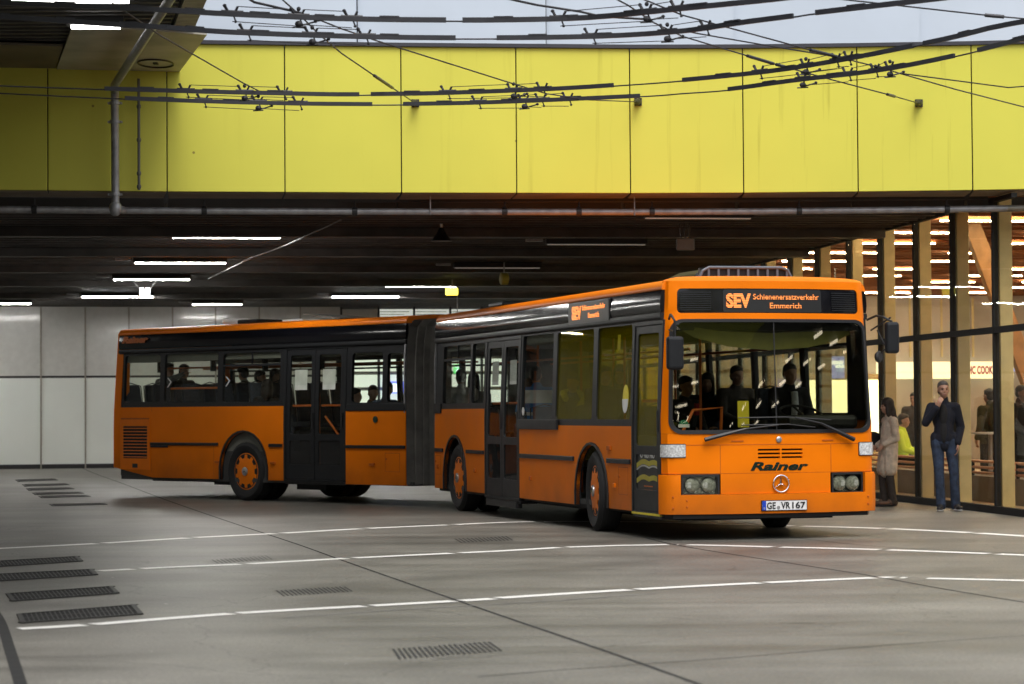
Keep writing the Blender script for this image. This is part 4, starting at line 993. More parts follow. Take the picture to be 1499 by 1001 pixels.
def standing(loc, rz, label, pose, top='navy', legs='jeans', H=1.77, skin='skin', hair='short', shoe='shoe', coat=False, vox=.009, group=None, slim=1.0, under=None, cat='person'):
    root = empty('person', loc, rz, label, cat, group); k = H/1.77
    J = {n: V3(v)*k for n, v in pose.items()}
    sk = MB(); sl = slim
    hd = J['head']; ck = J['chest']; pv = J['pelvis']; nk = J['neck']
    P, rm = head(sk, hd, pose['yaw'].x if False else J_yaw[0], J_yaw[1], k)
    sk.cap(nk-V3((0, 0, .04))*k, hd-V3((0, -.01, .05))*k, .055*k*sl, .050*k*sl)
    sk.ell(ck, (.155*k*sl, .095*k, .20*k)); sk.ell(pv+V3((0, 0, .02)), (.145*k*sl, .095*k, .13*k)); sk.cap(pv, ck, .115*k*sl, .12*k*sl)
    for sd in 'LR':
        sh, el, wr = J['sh'+sd], J['el'+sd], J['wr'+sd]
        sk.cap(ck+V3((0, 0, .14))*k, sh, .06*k, .052*k*sl); sk.cap(sh, el, .048*k*sl, .036*k*sl); sk.cap(el, wr, .037*k*sl, .025*k*sl)
        hp, kn, an = J['hp'+sd], J['kn'+sd], J['an'+sd]
        sk.cap(hp, kn, .082*k*sl, .052*k*sl); sk.cap(kn, an, .052*k*sl, .034*k*sl)
        fd = V3((math.sin(J_foot[sd]), -math.cos(J_foot[sd]), 0))
        sk.cap(an-V3((0, 0, .03)), an+fd*.13*k-V3((0, 0, .055)), .03, .025)
        hand(sk, wr, J_hand[sd][0], J_hand[sd][1], J_hand[sd][2], -1 if sd == 'L' else 1, k)
    body = fuse(sk, 'body', M[skin], root, vox, 3)
    # clothing
    c = MB(); t = .026
    c.ell(ck, ((.158*sl+t)*k, (.10+t)*k, .21*k)); c.ell(pv+V3((0, 0, .05)), ((.148*sl+t)*k, (.10+t)*k, .15*k)); c.cap(pv+V3((0, 0, .05)), ck, (.125*sl+t)*k, (.13*sl+t)*k*.95)
    c.cap(nk-V3((0, -.01, .06))*k, nk+V3((0, .012, .03))*k, .078*k, .068*k)
    for sd in 'LR':
        sh, el, wr = J['sh'+sd], J['el'+sd], J['wr'+sd]
        c.cap(ck+V3((0, 0, .14))*k, sh, .085*k, .072*k*sl); c.cap(sh, el, (.050*sl+t)*k, (.040*sl+t*.9)*k); c.cap(el, wr+(el-wr).normalized()*.02, (.040*sl+t*.9)*k, (.030+t*.7)*k)
        if coat:
            c.cap(J['hp'+sd]+V3((0, 0, .1))*k, J['hp'+sd].lerp(J['kn'+sd], coat), .135*k*sl, .128*k*sl); 
    if coat:
        a = (J['hpL']+J['hpR'])/2; b_ = (J['knL']+J['knR'])/2; c.cap(a, a.lerp(b_, coat), .16*k*sl, .15*k*sl)
    else:
        for q in ((.10, 0), (-.10, 0), (0, .02), (0, -.03)): c.cap(pv+V3((q[0], q[1], .05))*k, pv+V3((q[0], q[1], -.07))*k, .10*k*sl, .095*k*sl)
    fuse(c, 'coat' if coat else 'jacket', M[top], root, vox, 2)
    l = MB(); t = .018
    for sd in 'LR':
        hp, kn, an = J['hp'+sd], J['kn'+sd], J['an'+sd]
        l.cap(hp+V3((0, 0, .04)), kn, (.088*sl+t)*k, (.056*sl+t)*k); l.cap(kn, an+V3((0, 0, -.01)), (.056*sl+t)*k, (.045+t*1.2)*k); l.ell(an+V3((0, 0, .01)), (.07*k, .075*k, .045*k))
    l.ell(pv, ((.145*sl+t)*k, (.10+t)*k, .11*k)); fuse(l, 'trousers', M[legs], root, vox, 2)
    for sd in 'LR':
        an = J['an'+sd]; a = J_foot[sd]; rmf = Matrix.Rotation(a, 3, 'Z'); s = MB(); f = rmf @ V3((0, -1, 0)); gz = V3((an.x, an.y, 0))
        s.ell(gz+f*.03+V3((0, 0, .062)), (.045, .075, .05), rmf); s.ell(gz+f*.14+V3((0, 0, .045)), (.048, .10, .035), rmf); s.ell(gz-f*.03+V3((0, 0, .05)), (.038, .05, .045), rmf)
        so_ = fuse(s, 'shoe', M[shoe], root, .009, 2)
        b_ = MB(); b_.ell(gz+f*.09+V3((0, 0, .018)), (.050, .155, .018), rmf); b_.build('sole', M['sole' if shoe == 'shoe' else 'shoe'], so_, smooth=True)
    face_bits(P, rm, body, k)
    return root, P, rm, J, k, body
# ---- man by the glass wall
J_yaw = (.12, -.05); J_foot = {'L': .25, 'R': -.2}
J_hand = {'L': (V3((0, 0, -1)), V3((-1, 0, 0)), .5), 'R': (V3((.35, -.25, .85)), V3((.3, .9, .1)), .9)}
pose = dict(head=(0, -.02, 1.655), neck=(0, 0, 1.50), chest=(0, .01, 1.28), pelvis=(0, 0, .96), shL=(.165, .01, 1.42), elL=(.235, .05, 1.15), wrL=(.18, -.07, .92), shR=(-.165, .01, 1.42), elR=(-.25, -.10, 1.21), wrR=(-.10, -.20, 1.42),
            hpL=(.09, 0, .92), knL=(.13, -.03, .50), anL=(.15, .02, .085), hpR=(-.09, 0, .92), knR=(-.07, -.04, .50), anR=(-.05, -.02, .085), yaw=(0, 0, 0))
mp = at_z(1383, 748); 
root, P, rm, J, k, body = standing((mp.x, mp.y, 0), -.1, 'man in dark jacket and blue jeans standing with one hand raised to his mouth', pose, 'navy', 'jeans', 1.79, slim=.86)
short_hair(P, rm, body, 'greyhair', 1.0)
mb = MB(); mb.ell((-.01, -.085, 1.32), (.062, .062, .17)); mb.ell((-.01, -.088, 1.10), (.058, .058, .18)); fuse(mb, 'shirt', M['blackc'], root, .01, 2)
# ---- woman in the beige coat, side on, facing image left
J_yaw = (-.0, .05); J_foot = {'L': .1, 'R': -.05}
J_hand = {'L': (V3((0, -.6, -.7)), V3((-1, 0, 0)), .6), 'R': (V3((0, -.7, -.6)), V3((1, 0, 0)), .6)}
pose = dict(head=(0, -.03, 1.65), neck=(0, 0, 1.49), chest=(0, .01, 1.27), pelvis=(0, .0, .96), shL=(.165, .02, 1.41), elL=(.20, .05, 1.12), wrL=(.14, -.16, 1.02), shR=(-.165, .02, 1.41), elR=(-.20, .06, 1.12), wrR=(-.15, -.15, 1.0),
            hpL=(.08, 0, .92), knL=(.08, -.02, .50), anL=(.08, .03, .085), hpR=(-.08, 0, .92), knR=(-.08, -.08, .50), anR=(-.08, -.05, .085), yaw=(0, 0, 0))
wp = at_z(1302, 741)
root, P, rm, J, k, body = standing((wp.x, wp.y, 0), -PI/2+.25, 'woman in long beige coat with long dark hair standing beside the bus front', pose, 'wool', 'brownp', 1.56, shoe='bootb', coat=.75, slim=.95)
mb = MB(); mb.ell(P(0, .02, .055), (.084, .10, .085), rm); mb.ell(P(0, .065, -.02), (.085, .06, .10), rm); mb.ell(P(0, .09, -.13), (.09, .055, .14), rm); mb.ell(P(0, .12, -.24), (.085, .05, .12), rm); mb.ell(P(0, .15, -.33), (.06, .04, .08), rm)
mb.ell(P(.07, .0, -.06), (.02, .05, .11), rm); mb.ell(P(-.07, .0, -.06), (.02, .05, .11), rm); fuse(mb, 'hair', M['hair'], body, .009, 2)
mb = MB(); mb.ell((-.25, -.14, .95), (.07, .16, .14)); fuse(mb, 'handbag', M['blackc'], root, .012, 1)

def seated(loc, rz, label, top, legs='jeans', hair='short', haircol='hair', skin='skin', yaw=0, arm=None, group='passengers inside the bus', s=1.0, cap_=False, hood=None, parent=None, name='person'):
    root = empty(name, loc, rz, label, 'person', group)
    sk = MB(); hd = V3((0, -.02, 1.20))*s; P, rm = head(sk, hd, yaw, .05, s)
    ck = V3((0, .03, .84))*s; pv = V3((0, .05, .52))*s
    sk.cap((0, .02, 1.0*s), (0, 0, 1.13*s), .056, .05); sk.ell(ck, (.15, .095, .19)); sk.cap(pv, ck, .12, .12); sk.ell(pv, (.16, .12, .11))
    c = MB(); c.ell(ck, (.19, .13, .215)); c.cap(pv, ck, .145, .155); c.cap((0, .02, 1.0*s), (0, .02, 1.05*s), .09, .075)
    l = MB(); l.ell(pv, (.185, .14, .12))
    for sg in (-1, 1):
        sh = V3((sg*.185, .03, .98*s)); el = V3((sg*.23, -.05, .72*s)); wr = V3((sg*.12, -.24, .64*s)); hdv = (V3((-sg*.3, -.8, 0)), V3((0, 0, -1)), .7)
        if arm and sg == arm[0]: el = V3(arm[1]); wr = V3(arm[2]); hdv = (wr-el, V3((0, 0, -1)), .3)
        sk.cap((0, .03, .97*s), sh, .06, .05); sk.cap(sh, el, .046, .036); sk.cap(el, wr, .036, .025); hand(sk, wr, hdv[0], hdv[1], hdv[2], sg)
        c.cap((0, .03, .97*s), sh, .085, .075); c.cap(sh, el, .072, .06); c.cap(el, wr, .06, .042)
        hp = V3((sg*.09, 0, .50*s)); kn = V3((sg*.13, -.42, .50*s)); an = V3((sg*.13, -.42, .09))
        sk.cap(hp, kn, .08, .055); sk.cap(kn, an, .05, .035); sk.cap(an, an+V3((0, -.15, -.05)), .035, .03)
        l.cap(hp, kn, .098, .072); l.cap(kn, an, .07, .055); l.cap(an, an+V3((0, -.15, -.05)), .048, .04)
    b = fuse(sk, 'body', M[skin], root, .012, 2); fuse(c, 'jacket', M[top], root, .015, 2); fuse(l, 'trousers', M[legs], root, .016, 2)
    if hair == 'long':
        mb = MB(); mb.ell(P(0, .02, .05), (.09, .105, .09), rm); mb.ell(P(0, .06, -.08), (.095, .06, .15), rm); mb.ell(P(.075, 0, -.06), (.02, .05, .12), rm); mb.ell(P(-.075, 0, -.06), (.02, .05, .12), rm); fuse(mb, 'hair', M[haircol], b, .012, 2)
    else: short_hair(P, rm, b, haircol, 1.0, .012, cap_)
    if hood:
        mb = MB(); mb.tube([V3((-.12, -.10, 1.0)), V3((-.11, .06, 1.08)), V3((0, .13, 1.10)), V3((.11, .06, 1.08)), V3((.12, -.10, 1.0)), V3((.03, -.16, .88))], .045, 8); fuse(mb, 'hood', M[hood], root, .012, 2)
    return root
def loc_in(px, py, x, sec):
    """seat position inside a bus section whose head appears at that point"""
    nn = n1 if sec == 'F' else n2; org_ = FC if sec == 'F' else G0; bb = b1 if sec == 'F' else b2
    p = hit(px, py, org_+nn*x, nn); return p
def sit(px, py, x, sec, face, label, top, dz=0, **k):
    if x < -.4:
        f2 = 0 if abs(face) < PI/2 else PI; k['yaw'] = k.get('yaw', 0)+(face-f2); face = f2; x = max(x, -.80)
    p = loc_in(px, py, x, sec); rz = (TH if sec == 'F' else PHI)+face
    return seated((p.x, p.y, p.z-1.22), rz, label, top, **k)
sit(247, 540, -.45, 'R', 0, 'passenger in grey top on the rear bench, arm stretched forward', 'greyc', arm=(-1, (-.28, -.30, 1.0), (-.16, -.62, 1.12)))
sit(269, 542, -.30, 'R', 0, 'passenger in dark brown top beside the one stretching an arm', 'brownp')
sit(357, 546, .05, 'R', PI, 'passenger in camouflage jacket and dark cap facing the rear', 'camo', cap_=True)
sit(380, 552, -.25, 'R', .4, 'dark haired passenger sitting behind the camouflage jacket', 'greyc')
sit(402, 549, .0, 'R', -.3, 'passenger in black by the rear edge of the rear door', 'blackc', hair='long')
sit(391, 565, -.82, 'R', 1.2, 'long haired passenger in dark jacket close to the rear window', 'blackc', hair='long', yaw=.5)
sit(338, 566, -.6, 'R', PI, 'passenger in black slumped low between two rear windows', 'blackc')
sit(545, 574, -.85, 'R', -.6, 'boy with short hair looking down by the window beside the bellows', 'olive')
sit(566, 569, -.80, 'R', -1.0, 'bald looking man sitting in the narrow window next to the bellows', 'jeans', haircol='greyhair')
sit(519, 578, -.3, 'R', .6, 'passenger in mottled jacket low behind the rear door', 'camo')
sit(675, 551, -.78, 'F', PI, 'passenger in white top facing rearwards behind the bellows', 'whitec')
sit(694, 556, -.55, 'F', PI-.3, 'passenger in pale grey top next to the one in white', 'greyc', hair='long')
sit(658, 578, -.4, 'F', 0, 'passenger in dark coat low in the window next to the bellows', 'blackc')
sit(785, 548, -.72, 'F', PI-.4, 'added passenger whose blue and white banded top stands in for bands in the glass', 'pane_bands')  # figure added to carry the blue and white bands showing in the pane
sit(838, 559, -.78, 'F', -.7, 'passenger in dark jacket with a pale hood behind the olive window', 'blackc', hood='whitec', haircol='greyhair')
sit(885, 548, -.6, 'F', .3, 'broad dark passenger behind the front olive window', 'blackc')
sit(908, 546, -.2, 'F', -.5, 'passenger in olive coat further inside the front olive window', 'olive', hair='long')
# seen through the windscreen
def sit_s(px, py, s, face, label, top, **k):
    p = hit(px, py, FC+b1*s, b1); return seated((p.x, p.y, p.z-1.20), TH+face, label, top, **k)
drv = sit_s(1156, 548, 1.22, 0, 'bus driver in black jacket and white shirt behind the steering wheel', 'blackc', haircol='greyhair', arm=None, group=None)
mb = MB(); mb.tube([(0, -.125, 1.0), (0, -.15, .85), (0, -.13, .7)], .045, 8); fuse(mb, 'shirt', M['whitec'], drv, .012, 1)
sit_s(1078, 550, 3.1, .1, 'passenger with short dark hair at the centre of the windscreen', 'brownp')
sit_s(1036, 560, 3.4, -.5, 'passenger in dark blue seen between the pole and the centre of the windscreen', 'jeans', hair='long')
sit_s(1003, 566, 2.2, .4, 'passenger in black jacket behind the door pillar', 'blackc')
mbx = [o for o in scene.objects if o.get('label') == 'passenger in black jacket behind the door pillar'][0]
mb = MB(); mb.box(-.02, .04, -.20, -.17, .86, 1.0); mb.build('scarf', M['redc'], mbx)

# ================================================================== OVERPASS: yellow fascia, dark ceiling
def fascia_mat():
    mt, nt, b = new_mat('yellow_panel'); N = nt.nodes.new; L = nt.links.new
    tc = N('ShaderNodeTexCoord'); mp_ = N('ShaderNodeMapping'); mp_.inputs['Scale'].default_value = (5, 5, .22); L(tc.outputs['Object'], mp_.inputs[0])
    n = N('ShaderNodeTexNoise'); n.inputs['Scale'].default_value = 1; n.inputs['Detail'].default_value = 6; n.inputs['Roughness'].default_value = .6; L(mp_.outputs[0], n.inputs['Vector'])
    n2_ = N('ShaderNodeTexNoise'); n2_.inputs['Scale'].default_value = .7; n2_.inputs['Detail'].default_value = 4; L(tc.outputs['Object'], n2_.inputs['Vector'])
    r = N('ShaderNodeValToRGB'); r.color_ramp.elements[0].position = .28; r.color_ramp.elements[0].color = (.33, .30, .035, 1); r.color_ramp.elements[1].position = .42; r.color_ramp.elements[1].color = (.60, .58, .085, 1)
    L(n.outputs['Fac'], r.inputs[0])
    # streaks are stronger towards the right
    sx = N('ShaderNodeSeparateXYZ'); L(tc.outputs['Object'], sx.inputs[0]); mr = N('ShaderNodeMapRange'); mr.inputs[1].default_value = -2.5; mr.inputs[2].default_value = 6.5; mr.inputs[3].default_value = .1; mr.inputs[4].default_value = .85; L(sx.outputs['X'], mr.inputs[0])
    mx = N('ShaderNodeMix'); mx.data_type = 'RGBA'; mx.inputs['A'].default_value = (.60, .58, .085, 1); L(mr.outputs[0], mx.inputs['Factor']); L(r.outputs[0], mx.inputs['B'])
    m2 = N('ShaderNodeMapRange'); m2.inputs[3].default_value = .9; m2.inputs[4].default_value = 1.08; L(n2_.outputs['Fac'], m2.inputs[0])
    s = N('ShaderNodeVectorMath'); s.operation = 'SCALE'; L(mx.outputs['Result'], s.inputs[0]); L(m2.outputs[0], s.inputs['Scale'])
    vo = N('ShaderNodeTexVoronoi'); vo.inputs['Scale'].default_value = 1.6; L(tc.outputs['Object'], vo.inputs['Vector'])
    lt = N('ShaderNodeMath'); lt.operation = 'LESS_THAN'; lt.inputs[1].default_value = .028; L(vo.outputs['Distance'], lt.inputs[0])
    mz = N('ShaderNodeMix'); mz.data_type = 'RGBA'; mz.inputs['B'].default_value = (.25, .21, .04, 1); L(lt.outputs[0], mz.inputs['Factor']); L(s.outputs[0], mz.inputs['A'])
    L(mz.outputs['Result'], b.inputs['Base Color']); b.inputs['Roughness'].default_value = .5; b.inputs['Specular IOR Level'].default_value = .2
    return mt
M['fascia'] = fascia_mat()
M['beige'] = mat('beige_soffit', (.20, .17, .13), .7, var=.2, vscale=3)
M['ceiling'] = mat('dark_ceiling', (.042, .040, .037), .75, var=.35, vscale=1.2)
M['ceilrib'] = mat('dark_ribs', (.060, .056, .052), .6, var=.4, vscale=2)
ZB, ZT = 4.30, 6.22
def fx(px): # fascia line: depth as fitted
    T = [(-60, 30.5), (0, 30.6), (245, 31.0), (590, 31.4), (925, 31.7), (1090, 31.75), (1260, 31.7), (1428, 31.6), (1620, 31.4)]
    for (a, da), (b, db) in zip(T, T[1:]):
        if a <= px <= b: d = da+(db-da)*(px-a)/(b-a); return V3(((px-749.5)/FPX*d, d, 0))
    return V3(((px-749.5)/FPX*T[0][1], T[0][1], 0))
over = empty('overpass', (0, 31.5, 0), 0, 'overpass clad in bright yellow panels crossing above the bus', 'overpass')
def wb(mb, name, mt, par, **k):  # build given world coordinates under an unrotated parent
    return mb.build(name, mt, par, Matrix.Translation(-par.matrix_world.translation if False else -V3(par.location)), **k)
edges = [-230, -100, 70, 245, 418, 589, 758, 925, 1091, 1259, 1427, 1600]
def fedge(px):
    if px < -60: v = fx(-60).copy(); v.x += (px+60)/FPX*30.5; return v
    return fx(px)
for a, b_ in zip(edges, edges[1:]):
    A, B = fedge(a), fedge(b_); t = (B-A).normalized(); n = V3((t.y, -t.x, 0)); A = A+t*.007; B = B-t*.007; mb = MB()
    mb.add([A+V3((0, 0, ZB)), B+V3((0, 0, ZB)), B+V3((0, 0, ZT)), A+V3((0, 0, ZT))]+[p-n*.04 for p in (A+V3((0, 0, ZB)), B+V3((0, 0, ZB)), B+V3((0, 0, ZT)), A+V3((0, 0, ZT)))], [(0, 1, 2, 3), (4, 7, 6, 5), (0, 4, 5, 1), (3, 2, 6, 7), (0, 3, 7, 4), (1, 5, 6, 2)])
    wb(mb, 'fascia_panel', M['fascia'], over, bevel=.006)
# dark backing, top flashing, beige soffit strip
line = [fedge(p) for p in edges]
def wall_strip(mb, L_, z0, z1, d0, d1):
    for A, B in zip(L_, L_[1:]):
        t = (B-A).normalized(); n = V3((-t.y, t.x, 0)); mb.add([A+n*d0+V3((0, 0, z0)), B+n*d0+V3((0, 0, z0)), B+n*d0+V3((0, 0, z1)), A+n*d0+V3((0, 0, z1)), A+n*d1+V3((0, 0, z0)), B+n*d1+V3((0, 0, z0)), B+n*d1+V3((0, 0, z1)), A+n*d1+V3((0, 0, z1))], [(0, 1, 2, 3), (4, 7, 6, 5), (0, 4, 5, 1), (3, 2, 6, 7), (0, 3, 7, 4), (1, 5, 6, 2)])
mb = MB(); wall_strip(mb, line, ZB+.02, ZT-.02, .045, .3); wb(mb, 'backing', M['dark'], over)
mb = MB(); wall_strip(mb, line, ZT+.002, ZT+.05, -.04, .3); wb(mb, 'top_flashing', mat('flashing', (.03, .03, .04), .4), over)
mb = MB()
for A, B in zip(line, line[1:]):
    t = (B-A).normalized(); A = A+t*.012; B = B-t*.012; wall_strip(mb, [A, B], ZB-.015, ZB-.001, .045, .85)
wb(mb, 'soffit_strip', M['beige'], over)
mb = MB(); wall_strip(mb, line, 4.12, ZB-.02, .95, 1.15); wb(mb, 'edge_beam', M['ceiling'], over)
# pale upper storey behind the parapet
M['pale'] = mat('pale_cladding', (.50, .56, .64), .35, var=.05, vscale=.8)
pu = empty('pale_building', (0, 33.4, 0), 0, 'pale blue grey clad upper storey rising behind the yellow fascia', 'building')
for i in range(-5, 5):
    x0 = i*2.6+.5; mb = MB(); mb.box(x0+.006, x0+2.594, 33.0+.06*x0, 33.12+.06*x0, 5.9, 10.5); wb(mb, 'cladding_panel', M['pale'], pu)
mb = MB(); mb.box(-14, 14, 34.2, 34.5, 5.9, 10.45); mb.box(-14, 14, 34.5, 45, 9.9, 10.1); wb(mb, 'roof', M['dark'], pu)
# slab
FXR = lambda y: 10.80-.134*y
mb = MB(); mb.add([(-22, 31.9, 4.25), (FXR(32.4), 32.4, 4.25), (FXR(72), 72, 4.25), (-22, 72, 4.25), (-22, 31.9, 5.8), (FXR(32.4), 32.4, 5.8), (FXR(72), 72, 5.8), (-22, 72, 5.8)], [(0, 1, 2, 3), (4, 7, 6, 5), (0, 4, 5, 1), (3, 2, 6, 7), (0, 3, 7, 4), (1, 5, 6, 2)])
wb(mb, 'ceiling_slab', M['ceiling'], over)
mb = MB(); y = 33.2
while y < 66:
    for x in (-20,): X8 = FXR(y+1.5); mb.add([(-20, y-1.5, 4.215), (X8, y+1.5, 4.215), (X8, y+1.6, 4.215), (-20, y-1.4, 4.215), (-20, y-1.5, 4.252), (X8, y+1.5, 4.252), (X8, y+1.6, 4.252), (-20, y-1.4, 4.252)], [(0, 1, 2, 3), (0, 1, 5, 4), (2, 3, 7, 6)])
    y += .42
wb(mb, 'ceiling_ribs', M['ceilrib'], over)
for y in (36.2, 40.8, 45.5, 50.5, 56.0):
    X8 = FXR(y+1); mb = MB(); mb.add([(-20, y-2, 4.08), (X8, y+1, 4.08), (X8, y+1.3, 4.08), (-20, y-1.65, 4.08), (-20, y-2, 4.21), (X8, y+1, 4.21), (X8, y+1.3, 4.21), (-20, y-1.65, 4.21)], [(0, 1, 2, 3), (0, 1, 5, 4), (2, 3, 7, 6)]); wb(mb, 'ceiling_beam', M['ceilrib'], over)
# diagonal cable on the ceiling and flat cable tray
mb = MB(); P = [at_z(x, y, 4.0) for x, y in ((500, 321), (478, 332), (455, 342), (420, 358), (395, 368), (370, 376), (340, 391), (305, 408))]; mb.tube(P, .012, 5)
tag(mb.build('cable', mat('grey_cable', (.13, .12, .11), .6)), 'thin grey cable running diagonally across the dark ceiling', 'cable')

# ceiling luminaires
M['tube'] = emitter('tube_white', (1.0, .98, .93), 220); M['tube_dim'] = emitter('tube_dim', (1, .94, .8), .10); M['housing'] = mat('luminaire_housing', (.012, .012, .013), .5)
DIRF = V3((1, .14, 0)).normalized()
def luminaire(px, py, length, label, lit='tube', z=4.08, end=True):
    c = at_z(px, py, z); e_ = empty('ceiling_light', (c.x, c.y, 4.21), math.atan2(DIRF.y, DIRF.x), label, 'ceiling light', 'strip lights under the dark ceiling')
    h = length/2
    mb = MB(); mb.box(-h-.03, h+.03, -.09, .09, -.10, 0); mb.build('housing', M['housing'], e_, bevel=.01)
    mb = MB(); mb.box(-h, h, -.028, .028, -.115, -.101); mb.build('tube', M[lit], e_)
    if end: mb = MB(); mb.box(-h-.35, -h-.08, -.05, .05, -.06, -.02); mb.build('ballast', M['galv'], e_)
for a in ((332, 350, 1.62, 'strip light nearest the yellow fascia in the left row', 'tube'), (264, 387, 1.6, 'second strip light of the left row counted from the fascia', 'tube'), (222, 411, 1.5, 'strip light directly above the small white projector', 'tube'),
          (172, 436, 1.6, 'bright strip light just below and left of the projector', 'tube'), (8, 446, 1.2, 'strip light cut by the left edge of the picture', 'tube'), (318, 447, 1.2, 'strip light right above the rear end of the bus', 'tube'),
          (535, 436, 1.55, 'strip light farthest back above the bellows', 'tube'), (616, 421, 1.5, 'strip light beside the lit yellow sign', 'tube'), (728, 394, 1.6, 'dim strip light with a bluish tube in the right row', 'tube_dim'),
          (873, 360, 1.6, 'dim strip light above the middle of the bus roof', 'tube_dim'), (1022, 322, 1.5, 'dim strip light of the right row closest to the fascia', 'tube_dim')):
    luminaire(*a)
for i, (x, y, lb) in enumerate(((-12.6, 37.0, 'unseen strip light added beyond the left edge nearest the fascia'), (-13.6, 42.8, 'second unseen strip light added beyond the left edge'), (-14.6, 48.6, 'third unseen strip light added beyond the left edge'), (-16.0, 54.5, 'fourth unseen strip light added beyond the left edge'), (-15.0, 60.0, 'strip light beyond the left edge closest to the pale wall'))):  # unseen row added to brighten the bus rear; last lamp inferred from wall glow
    e_ = empty('ceiling_light', (x, y, 4.21), .14, lb, 'ceiling light', 'strip lights under the dark ceiling')
    mb = MB(); mb.box(-.84, .84, -.09, .09, -.10, 0); mb.build('housing', M['housing'], e_, bevel=.01); mb = MB(); mb.box(-.8, .8, -.028, .028, -.115, -.101); mb.build('tube', M['tube'], e_)
# gadgets under the ceiling
def gadget(name, px, py, d, label, cat):
    c = at_y(px, py, d); return empty(name, c, 0, label, cat)
M['flood'] = emitter('flood_white', (1, 1, 1), 3)
g_ = gadget('projector', 212, 424, 48.6, 'small bright twin flood lamp hanging under a strip light', 'lamp')
mb = MB(); mb.box(-.10, -.02, -.05, .05, -.12, .04); mb.build('lamp', M['flood'], g_, bevel=.01); mb = MB(); mb.box(.02, .10, -.05, .05, -.12, .04); mb.build('lamp', M['flood'], g_, bevel=.01)
mb = MB(); mb.tube([(-.22, 0, .16), (-.11, 0, .02), (.11, 0, .02), (.22, 0, .16)], .010, 6); mb.build('bracket', M['galv'], g_)
M['ysign'] = emitter('yellow_sign_lit', (1, .85, .08), 3); M['ydark'] = mat('yellow_housing', (.35, .30, .03), .5)
g_ = gadget('lit_sign', 662, 427, 50, 'small glowing yellow warning sign hanging from the ceiling', 'sign'); mb = MB(); mb.box(-.14, .12, -.05, .05, -.07, .08); mb.build('face', M['ysign'], g_, bevel=.02); mb = MB(); mb.tube([(0, 0, .06), (0, 0, .25)], .015, 6); mb.build('bracket', M['galv'], g_)
g_ = gadget('beacon', 738, 408, 44, 'round unlit yellow beacon hanging from the dark ceiling', 'beacon'); mb = MB(); mb.lathe([(-.08, .06), (-.06, .11), (.06, .11), (.08, .06)], (0, 0, 0), (1, .3, 0), 20); mb.build('drum', M['ydark'], g_); mb = MB(); mb.tube([(0, 0, .09), (0, 0, .3)], .015, 6); mb.build('bracket', M['galv'], g_)
g_ = gadget('loudspeaker', 646, 345, 35.6, 'dark conical loudspeaker on the ceiling left of the middle', 'loudspeaker'); mb = MB(); mb.lathe([(.12, .03), (.02, .08), (-.08, .16)], (0, 0, 0), (0, 0, 1), 20); mb.build('horn', M['housing'], g_); mb = MB(); mb.cyl((0, 0, .1), (0, 0, .2), .02, 8); mb.build('stem', M['white'], g_)
g_ = gadget('sensor_box', 1003, 358, 33.6, 'grey sensor box with cables under the ceiling above the bus front', 'sensor'); mb = MB(); mb.box(-.12, .13, -.06, .06, -.08, .09); mb.build('box', mat('sensor_grey', (.12, .13, .12), .5), g_, bevel=.02); mb = MB(); mb.tube([(-.05, 0, .08), (-.08, 0, .3)], .01, 5); mb.tube([(.05, 0, .08), (.06, 0, .3)], .01, 5); mb.tube([(0, 0, .08), (-.01, 0, .3)], .01, 5); mb.build('cable', M['housing'], g_)

# pipes
pipe = empty('drain_pipe', (0, 32.3, 4.1), 0, 'long grey horizontal pipe hung beneath the yellow fascia', 'pipe')
mb = MB(); PL = [fedge(p)+V3((0, .32, 4.075)) for p in range(-100, 1621, 60)]; mb.tube(PL, .045, 10); wb(mb, 'pipe_run', M['galv'], pipe, smooth=True)
for px in (43, 295, 518, 740, 850, 958, 1176, 1395):
    c = fedge(px)+V3((0, .32, 4.075)); mb = MB(); mb.lathe([(-.035, .05), (-.03, .062), (.03, .062), (.035, .05)], c, (1, .05, 0), 14); mb.tube([c, c+V3((0, 0, .14))], .012, 6); wb(mb, 'coupling', M['housing'], pipe)
for px in (630, 932):
    c = fedge(px)+V3((0, .32, 4.075)); mb = MB(); mb.tube([c+V3((0, -.05, .28)), c+V3((0, -.05, -.05))], .010, 6); wb(mb, 'hanger_rod', M['galv'], pipe)
down = empty('downpipe', (-5.1, 30.5, 4), 0, 'grey downpipe on the dark left part of the yellow fascia bending forward under the soffit', 'pipe')
a0 = at_y(168, 128, 30.55); a1 = at_y(169, 296, 30.55); zp = a0.z
far_ = at_z(246, 3, zp)
mb = MB(); P = [a1+V3((0, 0, -.05)), a1, V3((a0.x, 30.55, zp-.15)), V3((a0.x+.01, 30.50, zp-.05)), V3((a0.x+.03, 30.35, zp))]; P += [P[-1].lerp(V3((far_.x, far_.y, zp)), t) for t in (.3, .6, 1.0)]
end_ = P[-1]+(P[-1]-P[-2]).normalized()*5; P.append(end_); mb.tube(P, .052, 12); wb(mb, 'pipe_run', M['galv'], down, smooth=True)
mb = MB(); c = a1+V3((0, 0, -.08)); mb.ell(c, (.085, .085, .10)); mb.tube([c, c+V3((0, .62, .03))], .05, 10); wb(mb, 'elbow', M['galv'], down, smooth=True)
for z in (a1.z+.10, a1.z+1.03, zp-.2):
    mb = MB(); mb.lathe([(-.02, .06), (-.018, .068), (.018, .068), (.02, .06)], (a0.x, 30.55, z), (0, 0, 1), 14); mb.box(a0.x-.09, a0.x+.09, 30.53, 30.6, z-.012, z+.012); wb(mb, 'clamp', M['galv'], down)
mb = MB(); q = at_y(203, 115, 30.82); q2 = at_y(203.5, 278, 30.82); mb.tube([q, q2], .02, 6)
for t in (.25, .55, .85, .97): mb.ell(q.lerp(q2, t), (.03, .03, .04))
